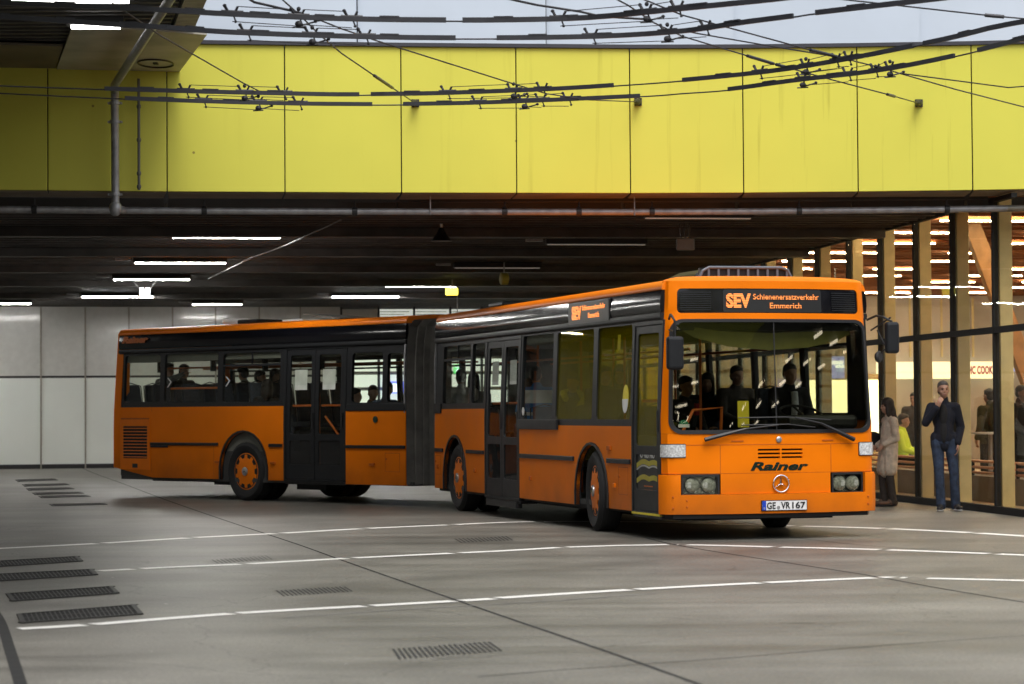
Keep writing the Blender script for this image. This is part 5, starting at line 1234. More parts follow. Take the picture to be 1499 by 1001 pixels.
tag(mb.build('conduit', mat('conduit_grey', (.10, .10, .08), .6)), 'thin dark conduit with clips on the fascia right of the downpipe', 'conduit')

# upper left deck (canopy over the left part)
deck = empty('upper_deck', (-6, 26, 5.9), 0, 'dark ribbed upper deck reaching forward over the top left corner', 'deck')
pA = at_z(258, 107, 5.88); pB = at_z(312, -16, 5.88); dd_ = (pB-pA); pB2 = pA+dd_*2.85
mb = MB(); Z0 = 5.98
mb.add([(-26, pA.y+.35, Z0), (pA.x, pA.y-.35, Z0), (pB2.x, pB2.y, Z0), (-26, pB2.y, Z0), (-26, pA.y+.35, 7.2), (pA.x, pA.y-.35, 7.2), (pB2.x, pB2.y, 7.2), (-26, pB2.y, 7.2)], [(0, 1, 2, 3), (4, 7, 6, 5), (0, 4, 5, 1), (3, 2, 6, 7), (0, 3, 7, 4), (1, 5, 6, 2)])
wb(mb, 'deck_slab', M['ceiling'], deck)
mb = MB()
for k in range(120):
    y = pB2.y+.1+k*.26
    if y > pA.y-1.9: break
    t = (y-pA.y)/(pB2.y-pA.y); x1 = pA.x+(pB2.x-pA.x)*t-.3; mb.box(-20, x1, y, y+.09, Z0-.05, Z0-.002)
wb(mb, 'deck_ribs', M['ceilrib'], deck)
mb = MB()
d_ = (pB2-pA).normalized(); nrm = V3((-d_.y, d_.x, 0)); nrm = nrm if nrm.x < 0 else -nrm
q = [pA+V3((0, 0, 0)), pB2+V3((0, 0, 0)), pB2+nrm*.24, pA+nrm*.24]
mb.add([p+V3((0, 0, .04)) for p in q]+[p+V3((0, 0, .35)) for p in q], [(0, 1, 2, 3), (4, 7, 6, 5), (0, 4, 5, 1), (1, 5, 6, 2), (2, 6, 7, 3), (3, 7, 4, 0)])
wb(mb, 'deck_edge', mat('deck_edge_paint', (.30, .29, .24), .6, var=.3), deck)
M['deck_tube'] = emitter('deck_tube', (1, .98, .95), 9)
M['soff'] = mat('soffit_sheet', (.38, .36, .30), .5, var=.3, vscale=1.5)
c4 = [at_z(82, 103, 5.86), at_z(257, 113, 5.86), at_z(303, 51, 5.86), at_z(107, 36, 5.86)]
mb = MB(); mb.add(c4+[p+V3((0, 0, .03)) for p in c4], [(0, 1, 2, 3), (4, 7, 6, 5), (0, 4, 5, 1), (1, 5, 6, 2), (2, 6, 7, 3), (3, 7, 4, 0)]); wb(mb, 'soffit_panel', M['soff'], deck)
c4 = [at_z(-40, 100, 5.87), at_z(80, 104, 5.87), at_z(92, 68, 5.87), at_z(-40, 64, 5.87)]
mb = MB(); mb.add(c4+[p+V3((0, 0, .03)) for p in c4], [(0, 1, 2, 3), (4, 7, 6, 5), (0, 4, 5, 1), (1, 5, 6, 2), (2, 6, 7, 3), (3, 7, 4, 0)]); wb(mb, 'soffit_panel', mat('soffit_brown', (.12, .10, .065), .6, var=.3, vscale=1.5), deck)
mb = MB(); c = at_z(228, 93, 5.85); mb.tube([c+V3((.22*math.cos(a), .22*math.sin(a)*1.6, 0)) for a in [2*PI*k/28 for k in range(29)]], .012, 5); mb.box(c.x-.03, c.x+.03, c.y-.05, c.y+.05, 5.84, 5.86); wb(mb, 'round_hatch', M['housing'], deck)
for x, y, ln, lb in ((95, 3, 1.35, 'long bright strip light under the deck at the top left corner'), (140, 41, .55, 'short bright strip light below the long one at top left')):
    c = at_z(x, y, 5.82); e_ = empty('ceiling_light', (c.x, c.y, 5.90), .05, lb, 'ceiling light', 'strip lights under the upper deck')
    mb = MB(); mb.box(-ln/2-.05, ln/2+.05, -.1, .1, -.05, .05); mb.build('housing', M['housing'], e_); mb = MB(); mb.box(-ln/2, ln/2, -.05, .05, -.085, -.052); mb.build('tube', M['deck_tube'], e_)

# deck behind the camera: its lamps are what the windscreen mirrors
bd = empty('rear_deck', (0, -12, 6), 0, 'dark deck over the road behind the camera', 'deck')
mb = MB(); mb.box(-24, 26, -40, -2.0, 6.0, 7.4); wb(mb, 'deck_slab', M['ceiling'], bd)
mb = MB(); mb.box(-24, 26, -1.98, -1.92, 5.95, 7.8); wb(mb, 'fascia', M['fascia'], bd)
M['warm_tube'] = emitter('warm_tube', (1, .86, .66), 10)
t0 = None
for i in range(7):
    for j in range(6):
        x = -9+j*3.6+(i % 2)*1.3; y = -3.5-i*4.5
        e_ = empty('ceiling_light', (x, y, 5.99), .05, 'strip light under the deck behind the camera', 'ceiling light', 'strip lights behind the camera')
        mb = MB(); mb.box(-.75, .75, -.05, .05, -.06, -.01); mb.build('tube', M['warm_tube'], e_)
rb = empty('glass_pavilion', (17, 8, 0), 0, 'dark glass pavilion with warm strip lights outside the right edge', 'building')
mb = MB(); mb.box(16, 30, -22, 27, 4.4, 5.2); wb(mb, 'roof', M['ceiling'], rb)
mb = MB(); mb.box(24, 24.3, -22, 27, 0, 4.39); wb(mb, 'wall', mat('pavilion_wall', (.05, .035, .02), .6), rb)
for k in range(20):
    mb = MB(); mb.box(16.4, 16.5, -22+k*2.5, -21.9+k*2.5, 0, 4.39); wb(mb, 'mullion', M['housing'], rb)
for k in range(9):
    for j in range(3):
        e_ = empty('linear_light', (17.6+j*2.3, -20+k*5.2+j*1.1, 4.36), PI/2, 'strip light inside the glass pavilion', 'strip light', 'strip lights of the pavilion')
        mb = MB(); mb.box(-.7, .7, -.05, .05, -.05, 0); mb.build('tube', M['warm_tube'], e_)
mb = MB(); mb.box(-24, 26, -42, -41.5, 0, 6); tag(mb.build('end_wall', mat('wall_dull', (.05, .045, .04), .8)), 'dull grey wall far behind the camera', 'wall')

# ================================================================== BACK WALL (white glazed panels)
WD = V3((1, .17, 0)).normalized(); WN = V3((WD.y, -WD.x, 0)); W0 = V3((0, 64.6, 0))
def wpt(px, z=0):
    p = hit(px, 600, W0, WN); t = (p-W0).dot(WD); return W0+WD*t+V3((0, 0, z))
M['wallup2'] = mat('blocking_wall_grey', (.12, .115, .10), .7); M['wallp'] = mat('white_glossy_panel', (.80, .84, .81), .16, coat=.5, var=.04, vscale=.6); M['wallup'] = mat('grey_upper_panel', (.58, .58, .56), .22, coat=.4, var=.05); M['wframe'] = mat('wall_profile', (.30, .28, .24), .5)
bw = empty('back_wall', W0, 0, 'long wall of glossy white panels closing the underpass on the left', 'wall')
def wpanel(name, p, q, z0, z1, mt, d0=0, d1=.08, par=None, **k):
    mb = MB(); nn = -WN
    mb.add([p+nn*d0+V3((0, 0, z0)), q+nn*d0+V3((0, 0, z0)), q+nn*d0+V3((0, 0, z1)), p+nn*d0+V3((0, 0, z1)), p+nn*d1+V3((0, 0, z0)), q+nn*d1+V3((0, 0, z0)), q+nn*d1+V3((0, 0, z1)), p+nn*d1+V3((0, 0, z1))], [(0, 1, 2, 3), (4, 7, 6, 5), (0, 4, 5, 1), (3, 2, 6, 7), (0, 3, 7, 4), (1, 5, 6, 2)])
    return wb(mb, name, mt, par or bw, **k)
pxs = [-330, -265, -200, -135, -70, -5, 60, 125, 189, 253, 316, 380, 440, 500]
for a, b_ in zip(pxs, pxs[1:]):
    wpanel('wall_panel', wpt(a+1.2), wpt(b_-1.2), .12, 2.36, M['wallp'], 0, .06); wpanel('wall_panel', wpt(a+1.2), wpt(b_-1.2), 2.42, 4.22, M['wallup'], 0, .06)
    wpanel('wall_profile', wpt(a-1.1), wpt(a+1.1), 0, 4.24, M['wframe'], -.04, .06)
wpanel('base_rail', wpt(-330), wpt(500), .0, .11, M['housing'], -.02, .06); wpanel('transom', wpt(-330), wpt(500), 2.362, 2.418, M['housing'], -.01, .06)
# glazed part of the wall with blinds and lit rooms
gz = empty('glazed_wall', W0, 0, 'lit glazed office front with blinds seen past the bus roof', 'building')
M['blind'] = mat('pale_blinds', (.60, .62, .56), .6, emit=(.9, .95, .85), es=.55, var=.3, vscale=12); M['room'] = emitter('room_glow', (.9, .97, .85), .9); M['roomw'] = mat('room_wall', (.4, .4, .36), .8)
px2 = [500, 555, 607, 660, 706, 745, 800, 860]
for i, (a, b_) in enumerate(zip(px2, px2[1:])):
    wpanel('mullion', wpt(a-1.5), wpt(a+1.5), 0, 4.24, M['housing'], -.03, .08, gz)
    wpanel('window', wpt(a+1.8), wpt(b_-1.8), 3.62, 4.16, M['blind'] if i in (1, 2, 3, 4) else M['wallup'], 0, .03, gz)
    for k in range(7):
        if i in (1, 2, 3, 4): wpanel('blind_slat', wpt(a+2), wpt(b_-2-R.random()*18), 3.66+k*.07, 3.68+k*.07, M['roomw'], -.02, -.005, gz)
    wpanel('spandrel', wpt(a+1.8), wpt(b_-1.8), 3.2, 3.6, M['wframe'], 0, .06, gz)
    wpanel('room_light', wpt(a+1.8), wpt(b_-1.8), .9, 3.18, M['room'], .10, .12, gz)
    for k in range(5): wpanel('shelf', wpt(a+1.8), wpt(b_-1.8), 1.15+k*.42, 1.24+k*.42, M['roomw'], .02, .05, gz)
    wpanel('plinth', wpt(a+1.8), wpt(b_-1.8), 0, .88, M['wframe'], 0, .06, gz)
wpanel('plinth', wpt(860), wpt(900), 0, 4.24, M['wframe'], 0, .06, gz)
M['screenb'] = emitter('blue_screen', (.05, .10, 1), 1.6); M['screenw'] = emitter('white_screen', (.8, .9, 1), 2.2); M['exitg'] = emitter('exit_green', (.05, .9, .15), 1.2)
sc0 = empty('info_screen', wpt(580), 0, 'blue and white information screen glowing behind the narrow bus window', 'screen')
c = wpt(580)-V3((0, .25, 0)); zc = at_y(580, 567, c.y).z
mb = MB(); mb.box(c.x-.34, c.x+.36, c.y-.04, c.y, zc-.16, zc+.16); wb(mb, 'screen_case', M['screenb'], sc0); mb = MB(); mb.box(c.x-.30, c.x+.12, c.y-.05, c.y-.042, zc-.12, zc+.10); wb(mb, 'screen_text_area', M['screenw'], sc0)
c = at_y(670, 540, 56); ex = empty('exit_sign', c, 0, 'small green exit sign seen through the bus next to the bellows', 'sign')
mb = MB(); mb.box(-.10, .10, -.02, .02, -.11, .11); mb.build('sign_face', M['exitg'], ex)
mb = MB(); mb.add([(-.05, -.023, -.06), (.05, -.023, -.06), (0, -.023, .02)], [(0, 1, 2)]); mb.box(-.06, .06, -.024, -.021, .04, .07); mb.build('pictogram', M['screenw'], ex)
mb = MB(); mb.tube([(0, 0, .11), (0, 0, 4.22-c.z)], .012, 6); mb.build('hanger', M['galv'], ex)
mb = MB(); mb.box(-13.3, -13, 4, 30.2, 0, 5.9); tag(mb.build('blocking_wall', M['wallup2']), 'unseen grey wall added beneath the upper deck to keep light off the left fascia', 'wall')  # out-of-view wall added to block light coming from the left
# wall on the far left, added unseen to keep light from leaking in
mb = MB(); mb.box(-19.3, -19, 30, 66, 0, 4.24); tag(mb.build('blocking_wall', M['wallup']), 'unseen grey wall added to close the underpass to light beyond the left edge', 'wall')

# ================================================================== STATION HALL
HO = V3((10.87-.134*30.4, 30.4, 0)); HR = .1332
hall = empty('station_hall', HO, HR, 'glass fronted station hall with timber ceiling on the right', 'building')
def hy(D): return (D-30.4)/.991
M['mull'] = mat('dark_mullion', (.007, .007, .007), .7); M['fin'] = mat('pale_timber_fin', (.70, .58, .30), .6, var=.12, vscale=4); M['timber'] = mat('timber_ceiling', (.34, .13, .045), .55, var=.35, vscale=3); M['strut'] = mat('timber_strut', (.55, .30, .13), .5, var=.2, vscale=5)
M['hfloor'] = mat('hall_floor', (.50, .38, .24), .35, var=.1); M['hwall'] = mat('hall_wall', (.50, .46, .43), .6, var=.2, vscale=.7); M['htube'] = emitter('hall_tube', (1, .84, .58), 100)
Ds = [30.6, 32.4, 34.2, 35.95, 37.8, 39.6, 41.6, 43.5, 45.5, 47.5, 49.5, 51.5, 53.5, 55.5, 57.5, 59.5, 61.5]
for i, D in enumerate(Ds):
    y = hy(D); mb = MB(); mb.box(-.03, .05, y-.03, y+.03, 0, 4.24); mb.build('mullion', M['mull'], hall, bevel=.005)
    mb = MB(); mb.box(.08, .26, y+.01, y+.10, .02, 4.36); mb.build('fin', M['fin'], hall, bevel=.006)
    if i+1 < len(Ds):
        y2 = hy(Ds[i+1])
        for z0, z1, nm in ((.10, 2.43, 'glass_pane'), (2.52, 4.2, 'glass_pane')):
            mb = MB(); mb.box(-.004, .004, y+.032, y2-.032, z0, z1); mb.build(nm, M['glass_hall'], hall)
mb = MB(); mb.box(-.028, .045, hy(30.6), hy(61.5), 2.432, 2.518); mb.build('transom', M['mull'], hall); mb = MB(); mb.box(-.05, .05, hy(30.6), hy(61.5), .0, .098); mb.build('base_rail', M['mull'], hall); mb = MB(); mb.box(-.03, .05, hy(31.6), hy(61.5), 4.2, 4.26); mb.build('head_rail', M['mull'], hall)
mb = MB(); mb.box(.06, 12, -.5, 34, .006, .02); mb.build('hall_floor', M['hfloor'], hall)
mb = MB(); mb.box(.06, 12, 2.3, 34, 4.40, 4.6); ho = mb.build('timber_ceiling', M['timber'], hall)
mb = MB()
for k in range(45): mb.box(.3, 12, 2.4+k*.7, 2.46+k*.7, 4.34, 4.398)
mb.build('ceiling_slats', mat('slat_timber', (.24, .09, .03), .6), hall)
yb = hy(61.5); mb = MB(); mb.box(.1, 12, yb, yb+.2, 0, 4.4); mb.build('hall_wall', M['hwall'], hall)
mb = MB(); mb.box(12, 12.2, -.5, yb, 0, 4.4); mb.box(.3, 12, -.7, -.5, 0, 4.4); mb.build('hall_wall', M['hwall'], hall)
mb = MB()
for k in range(14): mb.box(1+k*.85, 1.05+k*.85, yb-.03, yb-.001, 2.75, 4.3)
mb.build('wall_ribs', M['fin'], hall)
# diagonal struts
for (a, b_, D) in (((1421, 320), (1505, 545), 38.0),):
    p = at_y(*a, D); q = at_y(*b_, D); d = (q-p).normalized(); p = p-d*.3; q = p+d*4.9; mb = MB(); s = V3((0, 1, 0)).cross(d).normalized()*.13; t = V3((0, .28, 0))
    Mi = (Matrix.Translation(HO) @ Matrix.Rotation(HR, 4, 'Z')).inverted()
    mb.add([Mi @ v for v in (p-s, p+s, p+s+t, p-s+t, q-s, q+s, q+s+t, q-s+t)], [(0, 1, 2, 3), (4, 7, 6, 5), (0, 4, 5, 1), (1, 5, 6, 2), (2, 6, 7, 3), (3, 7, 4, 0)]); mb.build('strut', M['strut'], hall, bevel=.015)
HM = Matrix.Translation(HO) @ Matrix.Rotation(HR, 4, 'Z')
proto = None; cnt_ = 0
for i in range(11):
    for j in range(4):
        x = 1.2+j*2.6+(.25 if i % 2 else 0); y = 4.0+i*2.5; ln = (1.5, 1.1, 1.4)[(i*3+j) % 3]
        p = HM @ V3((x, y, 4.32))
        if proto is None:
            proto = empty('linear_light', p, HR, 'thin warm strip light below the timber ceiling of the hall', 'strip light', 'warm strip lights in the hall')
            mb = MB(); mb.box(-.5, .5, -.022, .022, -.016, 0); mb.build('tube', M['htube'], proto); o = proto
        else: o = copy_tree(proto)
        o.location = p; o.scale = (ln, 1, 1)
# shop sign band on the hall's back wall, bright kiosk
M['signlit'] = emitter('sign_band_lit', (1, .93, .60), 1.25); M['signred'] = mat('sign_red', (.55, .01, .02), .6); M['kiosk'] = emitter('kiosk_glow', (1, .95, .55), 3.0); M['signb'] = emitter('sign_blue', (.12, .25, .9), 1.2)
def on_back(px, y_, off=.35): 
    p = hit(px, y_, HM @ V3((0, yb-off, 0)), V3((-math.sin(HR), math.cos(HR), 0))); return HM.inverted() @ p
sg = empty('shop_sign', HM @ V3((5, yb-.3, 2.2)), HR, 'long glowing cream sign band with red letters on the far wall of the hall', 'sign')
SI = Matrix.Translation((-5, -(yb-.3), -2.2))
pL = on_back(1286, 552); pR = on_back(1520, 527); 
mb = MB(); mb.box(pL.x, 10.5, yb-.35, yb-.15, 2.18, 2.62); mb.build('band', M['signlit'], sg, SI)
tl = on_back(1420, 553); tr = on_back(1451, 541)
text_mesh('sign_lettering', 'HC COOK', M['signred'], (tr.x-tl.x)*1.15, .22, SI @ frame3(V3(((tl.x+tr.x)/2, yb-.36, 2.40)), (1, 0, 0), (0, 0, 1)), sg, bold=.035)
b0 = on_back(1476, 545); mb = MB(); mb.box(b0.x, b0.x+.5, yb-.356, yb-.351, 2.36, 2.44); mb.build('blue_stripe', M['signb'], sg, SI)
kk = empty('kiosk', HM @ V3((2.0, yb-1, 0)), HR, 'brightly lit kiosk front glowing yellow behind the woman', 'kiosk')
KI = Matrix.Translation((-2.0, -(yb-1), 0))
k0 = on_back(1268, 600, 1.2).x; k1 = on_back(1287, 600, 1.2).x
mb = MB(); mb.box(k0-1.6, k1, yb-1.25, yb-1.15, .7, 2.15); mb.build('lit_window', M['kiosk'], kk, KI)
mb = MB(); mb.box(k0-1.65, k1+.04, yb-1.3, yb-1.1, 0, .69); mb.box(k0-1.65, k1+.04, yb-1.3, yb-1.1, 2.16, 2.3); mb.box(k1+.005, k1+.06, yb-1.3, yb-1.1, .69, 2.16); mb.build('frame', M['fin'], kk, KI)
# hanging blue panel seen through the windscreen
p = at_y(1224, 537, 50); bs = empty('blue_sign', p, 0, 'hanging blue and white information panel visible through the windscreen', 'sign')
mb = MB(); mb.box(-.17, .17, -.03, .03, -.24, .22); mb.build('panel', M['signb'], bs); mb = MB(); mb.box(-.15, .15, -.034, -.031, .05, .13); mb.box(-.02, .17, -.034, -.031, -.02, .04); mb.build('white_area', M['screenw'], bs); mb = MB(); mb.tube([(0, 0, .2), (0, 0, 4.39-p.z)], .012, 6); mb.build('hanger', M['galv'], bs)
# bench with copper rails along the glass
bn = empty('bench', HM @ V3((1.0, 6, 0)), HR, 'low grey bench wall with copper coloured rails behind the glass', 'bench')
BI = Matrix.Translation((-1.0, -6, 0)); M['copper'] = mat('copper_rail', (.60, .27, .14), .35, metal=.4)
mb = MB(); mb.box(.95, 1.3, 1.5, 20, .02, .40); mb.build('seat_wall', mat('bench_stone', (.22, .19, .16), .7), bn, BI)
for z in (.45, .53, .62): mb = MB(); mb.cyl((1.0, 1.5, z), (1.0, 20, z), .022, 8); mb.build('rail', M['copper'], bn, BI)
for y in range(2, 20, 2): mb = MB(); mb.box(.98, 1.02, y-.02, y+.02, .401, .62); mb.build('rail_post', M['mull'], bn, BI)
# people in the hall
def hall_person(px, D, H, rz, label, top, legs, hair_='hair', skin='skin'):
    global J_yaw, J_foot, J_hand
    J_yaw = (0, .05); J_foot = {'L': .1, 'R': -.1}; J_hand = {'L': (V3((0, -.1, -1)), V3((-1, 0, 0)), .5), 'R': (V3((0, -.1, -1)), V3((1, 0, 0)), .5)}
    pose = dict(head=(0, -.03, 1.65), neck=(0, 0, 1.50), chest=(0, .01, 1.28), pelvis=(0, 0, .96), shL=(.185, .01, 1.43), elL=(.24, .04, 1.15), wrL=(.2, -.10, .95), shR=(-.185, .01, 1.43), elR=(-.24, .02, 1.16), wrR=(-.16, -.18, 1.02),
                hpL=(.09, 0, .92), knL=(.10, -.03, .50), anL=(.11, .02, .085), hpR=(-.09, 0, .92), knR=(-.1, -.05, .50), anR=(-.12, -.02, .085), yaw=(0, 0, 0))
    p = at_y(px, 600, D); r, P, rm, J, k, b = standing((p.x, p.y, .02), rz, label, pose, top, legs, H, vox=.014, skin=skin); short_hair(P, rm, b, hair_, k, .012); return r, k
r_, k_ = hall_person(1449, 38.3, 1.70, PI+.5, 'person with an olive backpack standing inside the hall', 'olive', 'blackc')
mb = MB(); mb.ell((0, .2*k_, 1.22*k_), (.17, .12, .25)); mb.ell((0, .27*k_, 1.12*k_), (.12, .08, .14)); fuse(mb, 'backpack', M['olive'], r_, .014, 2)
hall_person(1494, 37.0, 1.74, .8, 'person in black at the right edge inside the hall', 'blackc', 'blackc', skin='skind')
hall_person(1338, 47, 1.70, -.4, 'person in brown coat far inside the hall', 'brownp', 'blackc')
pp = at_y(1322, 660, 42); seated((pp.x, pp.y, .0), 1.2, 'seated person in yellow high visibility vest inside the hall', 'hivis', 'blackc', group='people in the hall')
tb = at_y(1450, 645, 36.8); te = empty('bistro_table', (tb.x, tb.y, .02), 0, 'small high table with a pale round top inside the hall', 'table')
mb = MB(); mb.lathe([(0, .30), (.03, .30)], (0, 0, 1.0), (0, 0, 1), 24); mb.build('table_top', M['white'], te); mb = MB(); mb.cyl((0, 0, 0), (0, 0, 1.0), .035, 10); mb.lathe([(0, .22), (.02, .2)], (0, 0, 0), (0, 0, 1), 20); mb.build('pedestal', M['steel'], te)

# ================================================================== TROLLEY WIRES
M['wire'] = mat('wire_dark', (.022, .022, .026), .5, metal=.3); M['rail'] = mat('contact_rail', (.030, .030, .036), .45, metal=.3)
ZW = 5.0
LN = {1: [(-60, 3), (60, 8), (150, 12), (233, 16), (333, 22), (500, 29), (653, 31), (760, 30.5), (867, 27), (1000, 14), (1139, 0), (1230, -12)],
      2: [(-60, 22), (60, 30), (173, 38), (233, 41), (333, 48.5), (500, 54.5), (667, 57), (867, 55), (1000, 47), (1082, 35), (1161, 25), (1196, 20), (1336, 4), (1420, -6)],
      3: [(-60, 122), (0, 125.5), (153, 131), (300, 135.5), (417, 138), (500, 139.5), (590, 138.5), (647, 137.5), (797, 132), (898, 126), (999, 118.5), (1132, 105), (1249, 86), (1336, 68.5), (1400, 55), (1456, 41), (1540, 26)],
      4: [(-60, 133), (0, 136.5), (183, 145), (300, 149.5), (417, 152.5), (500, 153.5), (590, 153.5), (733, 150.5), (937, 141.5), (999, 137), (1066, 132), (1166, 118.5), (1282, 105), (1397, 83), (1499, 58), (1560, 44)]}
RAILS = {1: [(-60, 653), (677, 1230)], 2: [(-60, 667), (727, 1161), (1194, 1420)], 3: [(153, 526), (543, 898), (999, 1337), (1352, 1540)], 4: [(183, 545), (590, 937), (1066, 1397), (1432, 1560)]}
CL = {1: [340, 437, 515, 820, 947, 993], 2: [362, 457, 535, 867, 977, 1034], 3: [272, 358, 415, 655, 752, 795, 1112, 1180, 1225, 1243], 4: [298, 378, 438, 700, 768, 793, 833, 1175, 1242, 1282, 1303]}
nmW = {1: 'nearest and highest', 2: 'second highest', 3: 'third', 4: 'lowest and farthest'}
for k, pix in LN.items():
    Wp = catmull([at_z(x, y, ZW) for x, y in pix], 6); pxw = catmull([V3((x, y, 0)) for x, y in pix], 6)
    w = empty('contact_wire', (0, 26, ZW), 0, nmW[k]+' of the four trolley contact wires, carrying thick black rail sections', 'overhead wire', 'trolley contact wires')
    mb = MB(); mb.tube(Wp, .0085, 6); wb(mb, 'wire', M['wire'], w)
    def near(px):
        i = min(range(len(pxw)), key=lambda j: abs(pxw[j].x-px)); return i
    def pos_at(px):
        for i in range(len(pxw)-1):
            if pxw[i].x <= px <= pxw[i+1].x: t = (px-pxw[i].x)/(pxw[i+1].x-pxw[i].x+1e-9); return Wp[i].lerp(Wp[i+1], t)
        return Wp[0] if px < pxw[0].x else Wp[-1]
    for a, b_ in RAILS[k]:
        n = max(4, int((b_-a)/30)); P = [pos_at(a+(b_-a)*i/n)+V3((0, 0, .012)) for i in range(n+1)]; mb = MB()
        for i in range(n):
            A, B = P[i], P[i+1]; t = (B-A).normalized(); s = V3((-t.y, t.x, 0))*.013; u = V3((0, 0, .023)); mb.add([A-s-u, A+s-u, A+s+u, A-s+u, B-s-u, B+s-u, B+s+u, B-s+u], [(0, 1, 2, 3), (4, 7, 6, 5), (0, 4, 5, 1), (1, 5, 6, 2), (2, 6, 7, 3), (3, 7, 4, 0)])
        wb(mb, 'rail_section', M['rail'], w)
        j = a+60
        while j < b_-40:
            c = pos_at(j); t = (pos_at(j+6)-pos_at(j-6)).normalized(); mb = MB(); s = V3((-t.y, t.x, 0))*.017
            A, B = c-t*.09, c+t*.09; mb.add([A-s+V3((0, 0, .03)), A+s+V3((0, 0, .03)), B+s+V3((0, 0, .03)), B-s+V3((0, 0, .03)), A-s+V3((0, 0, .045)), A+s+V3((0, 0, .045)), B+s+V3((0, 0, .045)), B-s+V3((0, 0, .045))], [(0, 1, 2, 3), (4, 7, 6, 5), (0, 4, 5, 1), (1, 5, 6, 2), (2, 6, 7, 3), (3, 7, 4, 0)])
            wb(mb, 'splice_plate', M['rail'], w); j += 95
    # suspension clamps with thin stay wires between them
    cl = CL[k]; cp_ = [pos_at(c) for c in cl]
    for i, c in enumerate(cp_):
        t = (pos_at(cl[i]+6)-pos_at(cl[i]-6)).normalized(); mb = MB(); big = i % 3 == 1
        mb.tube([c+t*-.07+V3((0, 0, .085)), c+t*-.045+V3((0, 0, .04))], .014, 6); mb.tube([c+t*.03+V3((0, 0, .04)), c+t*.05+V3((0, 0, .08))], .012, 6); mb.ell(c+t*-.07+V3((0, 0, .085)), (.018, .018, .016), nu=8, nv=6)
        mb.tube([c-t*.10+V3((0, 0, .035)), c+t*.10+V3((0, 0, .035))], .013, 6)
        mb.tube([c+V3((0, 0, .03)), c+t*.03+V3((0, 0, -.05))], .008, 6); mb.ell(c+t*.03+V3((0, 0, -.055)), (.014, .014, .014), nu=8, nv=6)
        if big:
            mb.ell(c+V3((0, 0, .085)), (.02, .02, .022), nu=8, nv=6); mb.ell(c+V3((0, 0, -.05)), (.035, .025, .03), nu=8, nv=6); mb.tube([c+V3((-.06, 0, -.082)), c+V3((.06, 0, -.076))], .008, 6); mb.tube([c+V3((.0, 0, -.07)), c+V3((.14, .05, -.025))], .009, 6); mb.ell(c+V3((.15, .05, -.02)), (.018, .016, .016), nu=8, nv=6)
        wb(mb, 'clamp', M['wire'], w)
    for i in range(len(cl)-1):
        if cl[i+1]-cl[i] < 130:
            mb = MB(); mb.tube([cp_[i]+V3((.05, 0, .08)), cp_[i+1]+V3((-.05, 0, .08))], .004, 4); wb(mb, 'stay', M['wire'], w); mb = MB(); mb.tube([cp_[i]+V3((0, 0, -.055)), cp_[i+1]+V3((0, 0, -.07))], .004, 4); wb(mb, 'stay', M['wire'], w)
# span wires
def span(pts, label, anchor=False, r=.0075, ins=(), z0=5.05):
    """pts: (px, py, height or 'F' for the fascia plane)"""
    P = []
    for x, y, z in pts:
        if z == 'F': p = hit(x, y, fx(x), V3((-.03, -1, 0)))
        else: p = at_z(x, y, z)
        P.append(p)
    w = empty('span_wire', P[0], 0, label, 'overhead wire', 'span wires holding the trolley wires')
    mb = MB(); mb.tube(P, r, 6); wb(mb, 'wire', M['wire'], w)
    for (i, a, b_) in ins:
        mb = MB(); mb.tube([P[i].lerp(P[i+1], a), P[i].lerp(P[i+1], b_)], .018, 8); wb(mb, 'insulator', M['rail'], w)
    if anchor:
        e_ = P[-1]; d = (P[-2]-e_).normalized(); mb = MB(); mb.tube([e_+d*.22, e_+d*.12, e_, e_+V3((.03, 0, 0))], [.012, .045, .05, .035], 8); mb.box(e_.x-.05, e_.x+.05, e_.y-.02, e_.y+.06, e_.z-.05, e_.z+.05); wb(mb, 'wall_anchor', M['housing'], w)
span([(147, -8, 5.12), (235, 52, 5.08), (357, 122, 5.06), (387, 137, 5.05)], 'span wire from the upper left to the clamps on the left yellow panels')
span([(355, -8, 5.2), (372, 3, 5.2), (437, 18, 5.1), (467, 30, 5.08)], 'thick short span wire at the top left of the pale wall', r=.012)
span([(405, -8, 5.15), (437, 20, 5.12), (467, 50, 5.10), (500, 78, 5.10), (550, 112, 5.1), (608, 151, 'F')], 'steep span wire ending at the left anchor on the fascia', True, ins=((3, .95, 1.0), (4, .0, .38)))
span([(455, 24, 5.08), (500, 42, 5.08), (553, 60, 5.08), (753, 123, 5.06), (800, 137, 5.05), (860, 146, 5.0), (934, 149, 'F')], 'long span wire crossing the middle panels to the centre anchor', True)
span([(725, -6, 5.2), (785, 7, 5.2), (850, 17, 5.15), (880, 24, 5.1), (947, 28, 5.08)], 'span wire falling from the top centre to the nearest wire', r=.011)
span([(890, -8, 5.15), (920, 8, 5.12), (957, 33, 5.1), (999, 53, 5.08), (1132, 93, 5.06), (1219, 117, 5.05), (1299, 138, 5.0), (1345, 151, 'F')], 'longest span wire descending to the right anchor on the fascia', True, ins=((3, .7, 1.0), (4, .05, .3), (6, 0, .2)))
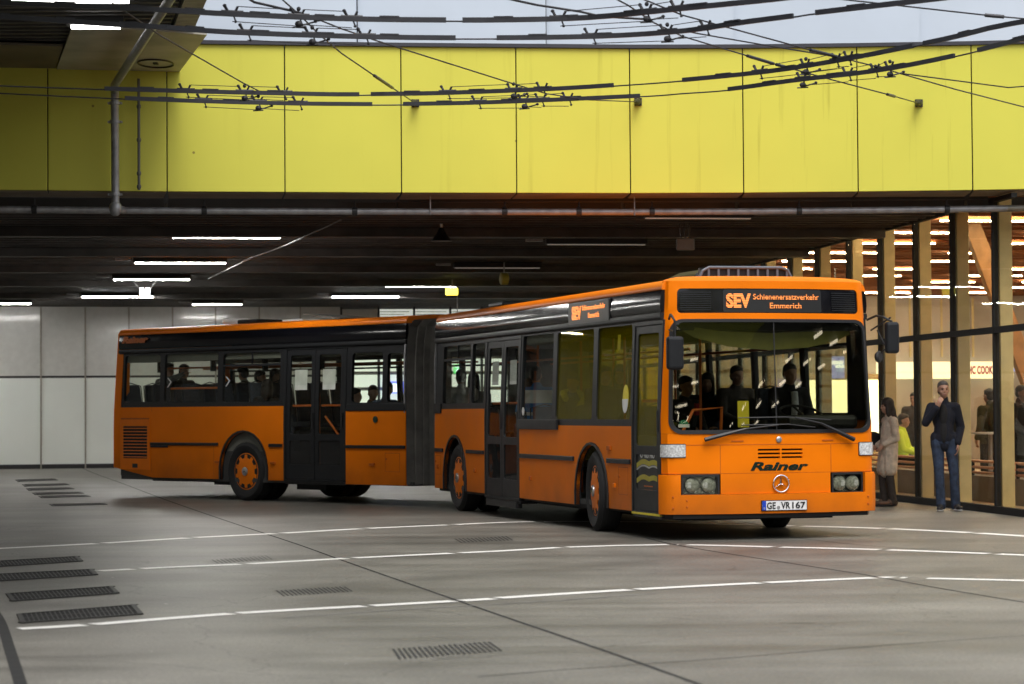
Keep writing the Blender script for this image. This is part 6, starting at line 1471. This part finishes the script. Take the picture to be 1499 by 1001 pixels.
span([(925, -8, 5.15), (999, 22, 5.1), (1186, 73, 5.06), (1289, 99, 5.05), (1316, 107, 5.02), (1476, 128, 5.0), (1530, 124, 5.0)], 'span wire running right past both wire clamps to the edge', ins=((2, 0, .55), (3, -.3, .2)))
span([(985, 42, 5.08), (1022, 49, 5.08), (1120, 66, 5.06), (1212, 81, 5.06), (1243, 88, 5.05)], 'short span wire between the second and third contact wires on the right')
span([(1316, 107, 5.02), (1400, 131, 5.0), (1540, 167, 5.0)], 'span wire leaving the right clamps toward the lower right edge')
span([(1215, -3, 5.1), (1316, 8, 5.08), (1442, 22, 5.05), (1540, 31, 5.0)], 'span wire with an insulator at the upper right corner', ins=((2, 0, .28),))

# ================================================================== LIGHT
w = bpy.data.worlds.new('World'); scene.world = w; w.use_nodes = True; nt = w.node_tree
sky = nt.nodes.new('ShaderNodeTexSky'); sky.sky_type = 'NISHITA'; sky.sun_disc = False
EL, AZ = math.radians(60), math.radians(165)     # azimuth clockwise from +Y
sky.sun_elevation = EL; sky.sun_rotation = AZ; sky.dust_density = 4; sky.air_density = 1.2
hs = nt.nodes.new('ShaderNodeHueSaturation'); hs.inputs['Saturation'].default_value = .35
nt.links.new(sky.outputs[0], hs.inputs['Color']); nt.links.new(hs.outputs[0], nt.nodes['Background'].inputs[0]); nt.nodes['Background'].inputs[1].default_value = .225
sun = bpy.data.lights.new('sun', 'SUN'); sun.energy = 1.8; sun.angle = math.radians(35); sun.color = (1, .97, .93)
so = bpy.data.objects.new('sun', sun); COL.objects.link(so)
d = V3((math.sin(AZ)*math.cos(EL), math.cos(AZ)*math.cos(EL), math.sin(EL)))
so.rotation_euler = d.to_track_quat('Z', 'Y').to_euler(); so.location = d*50
scene.view_settings.view_transform = 'Standard'; scene.view_settings.look = 'None'; scene.view_settings.exposure = 0
cy = scene.cycles; cy.use_denoising = True; cy.denoising_prefilter = 'ACCURATE'; cy.use_adaptive_sampling = True; cy.adaptive_threshold = .015; cy.max_bounces = 8; cy.transparent_max_bounces = 24; cy.diffuse_bounces = 4; cy.glossy_bounces = 4; cy.sample_clamp_indirect = 6; cy.caustics_reflective = False
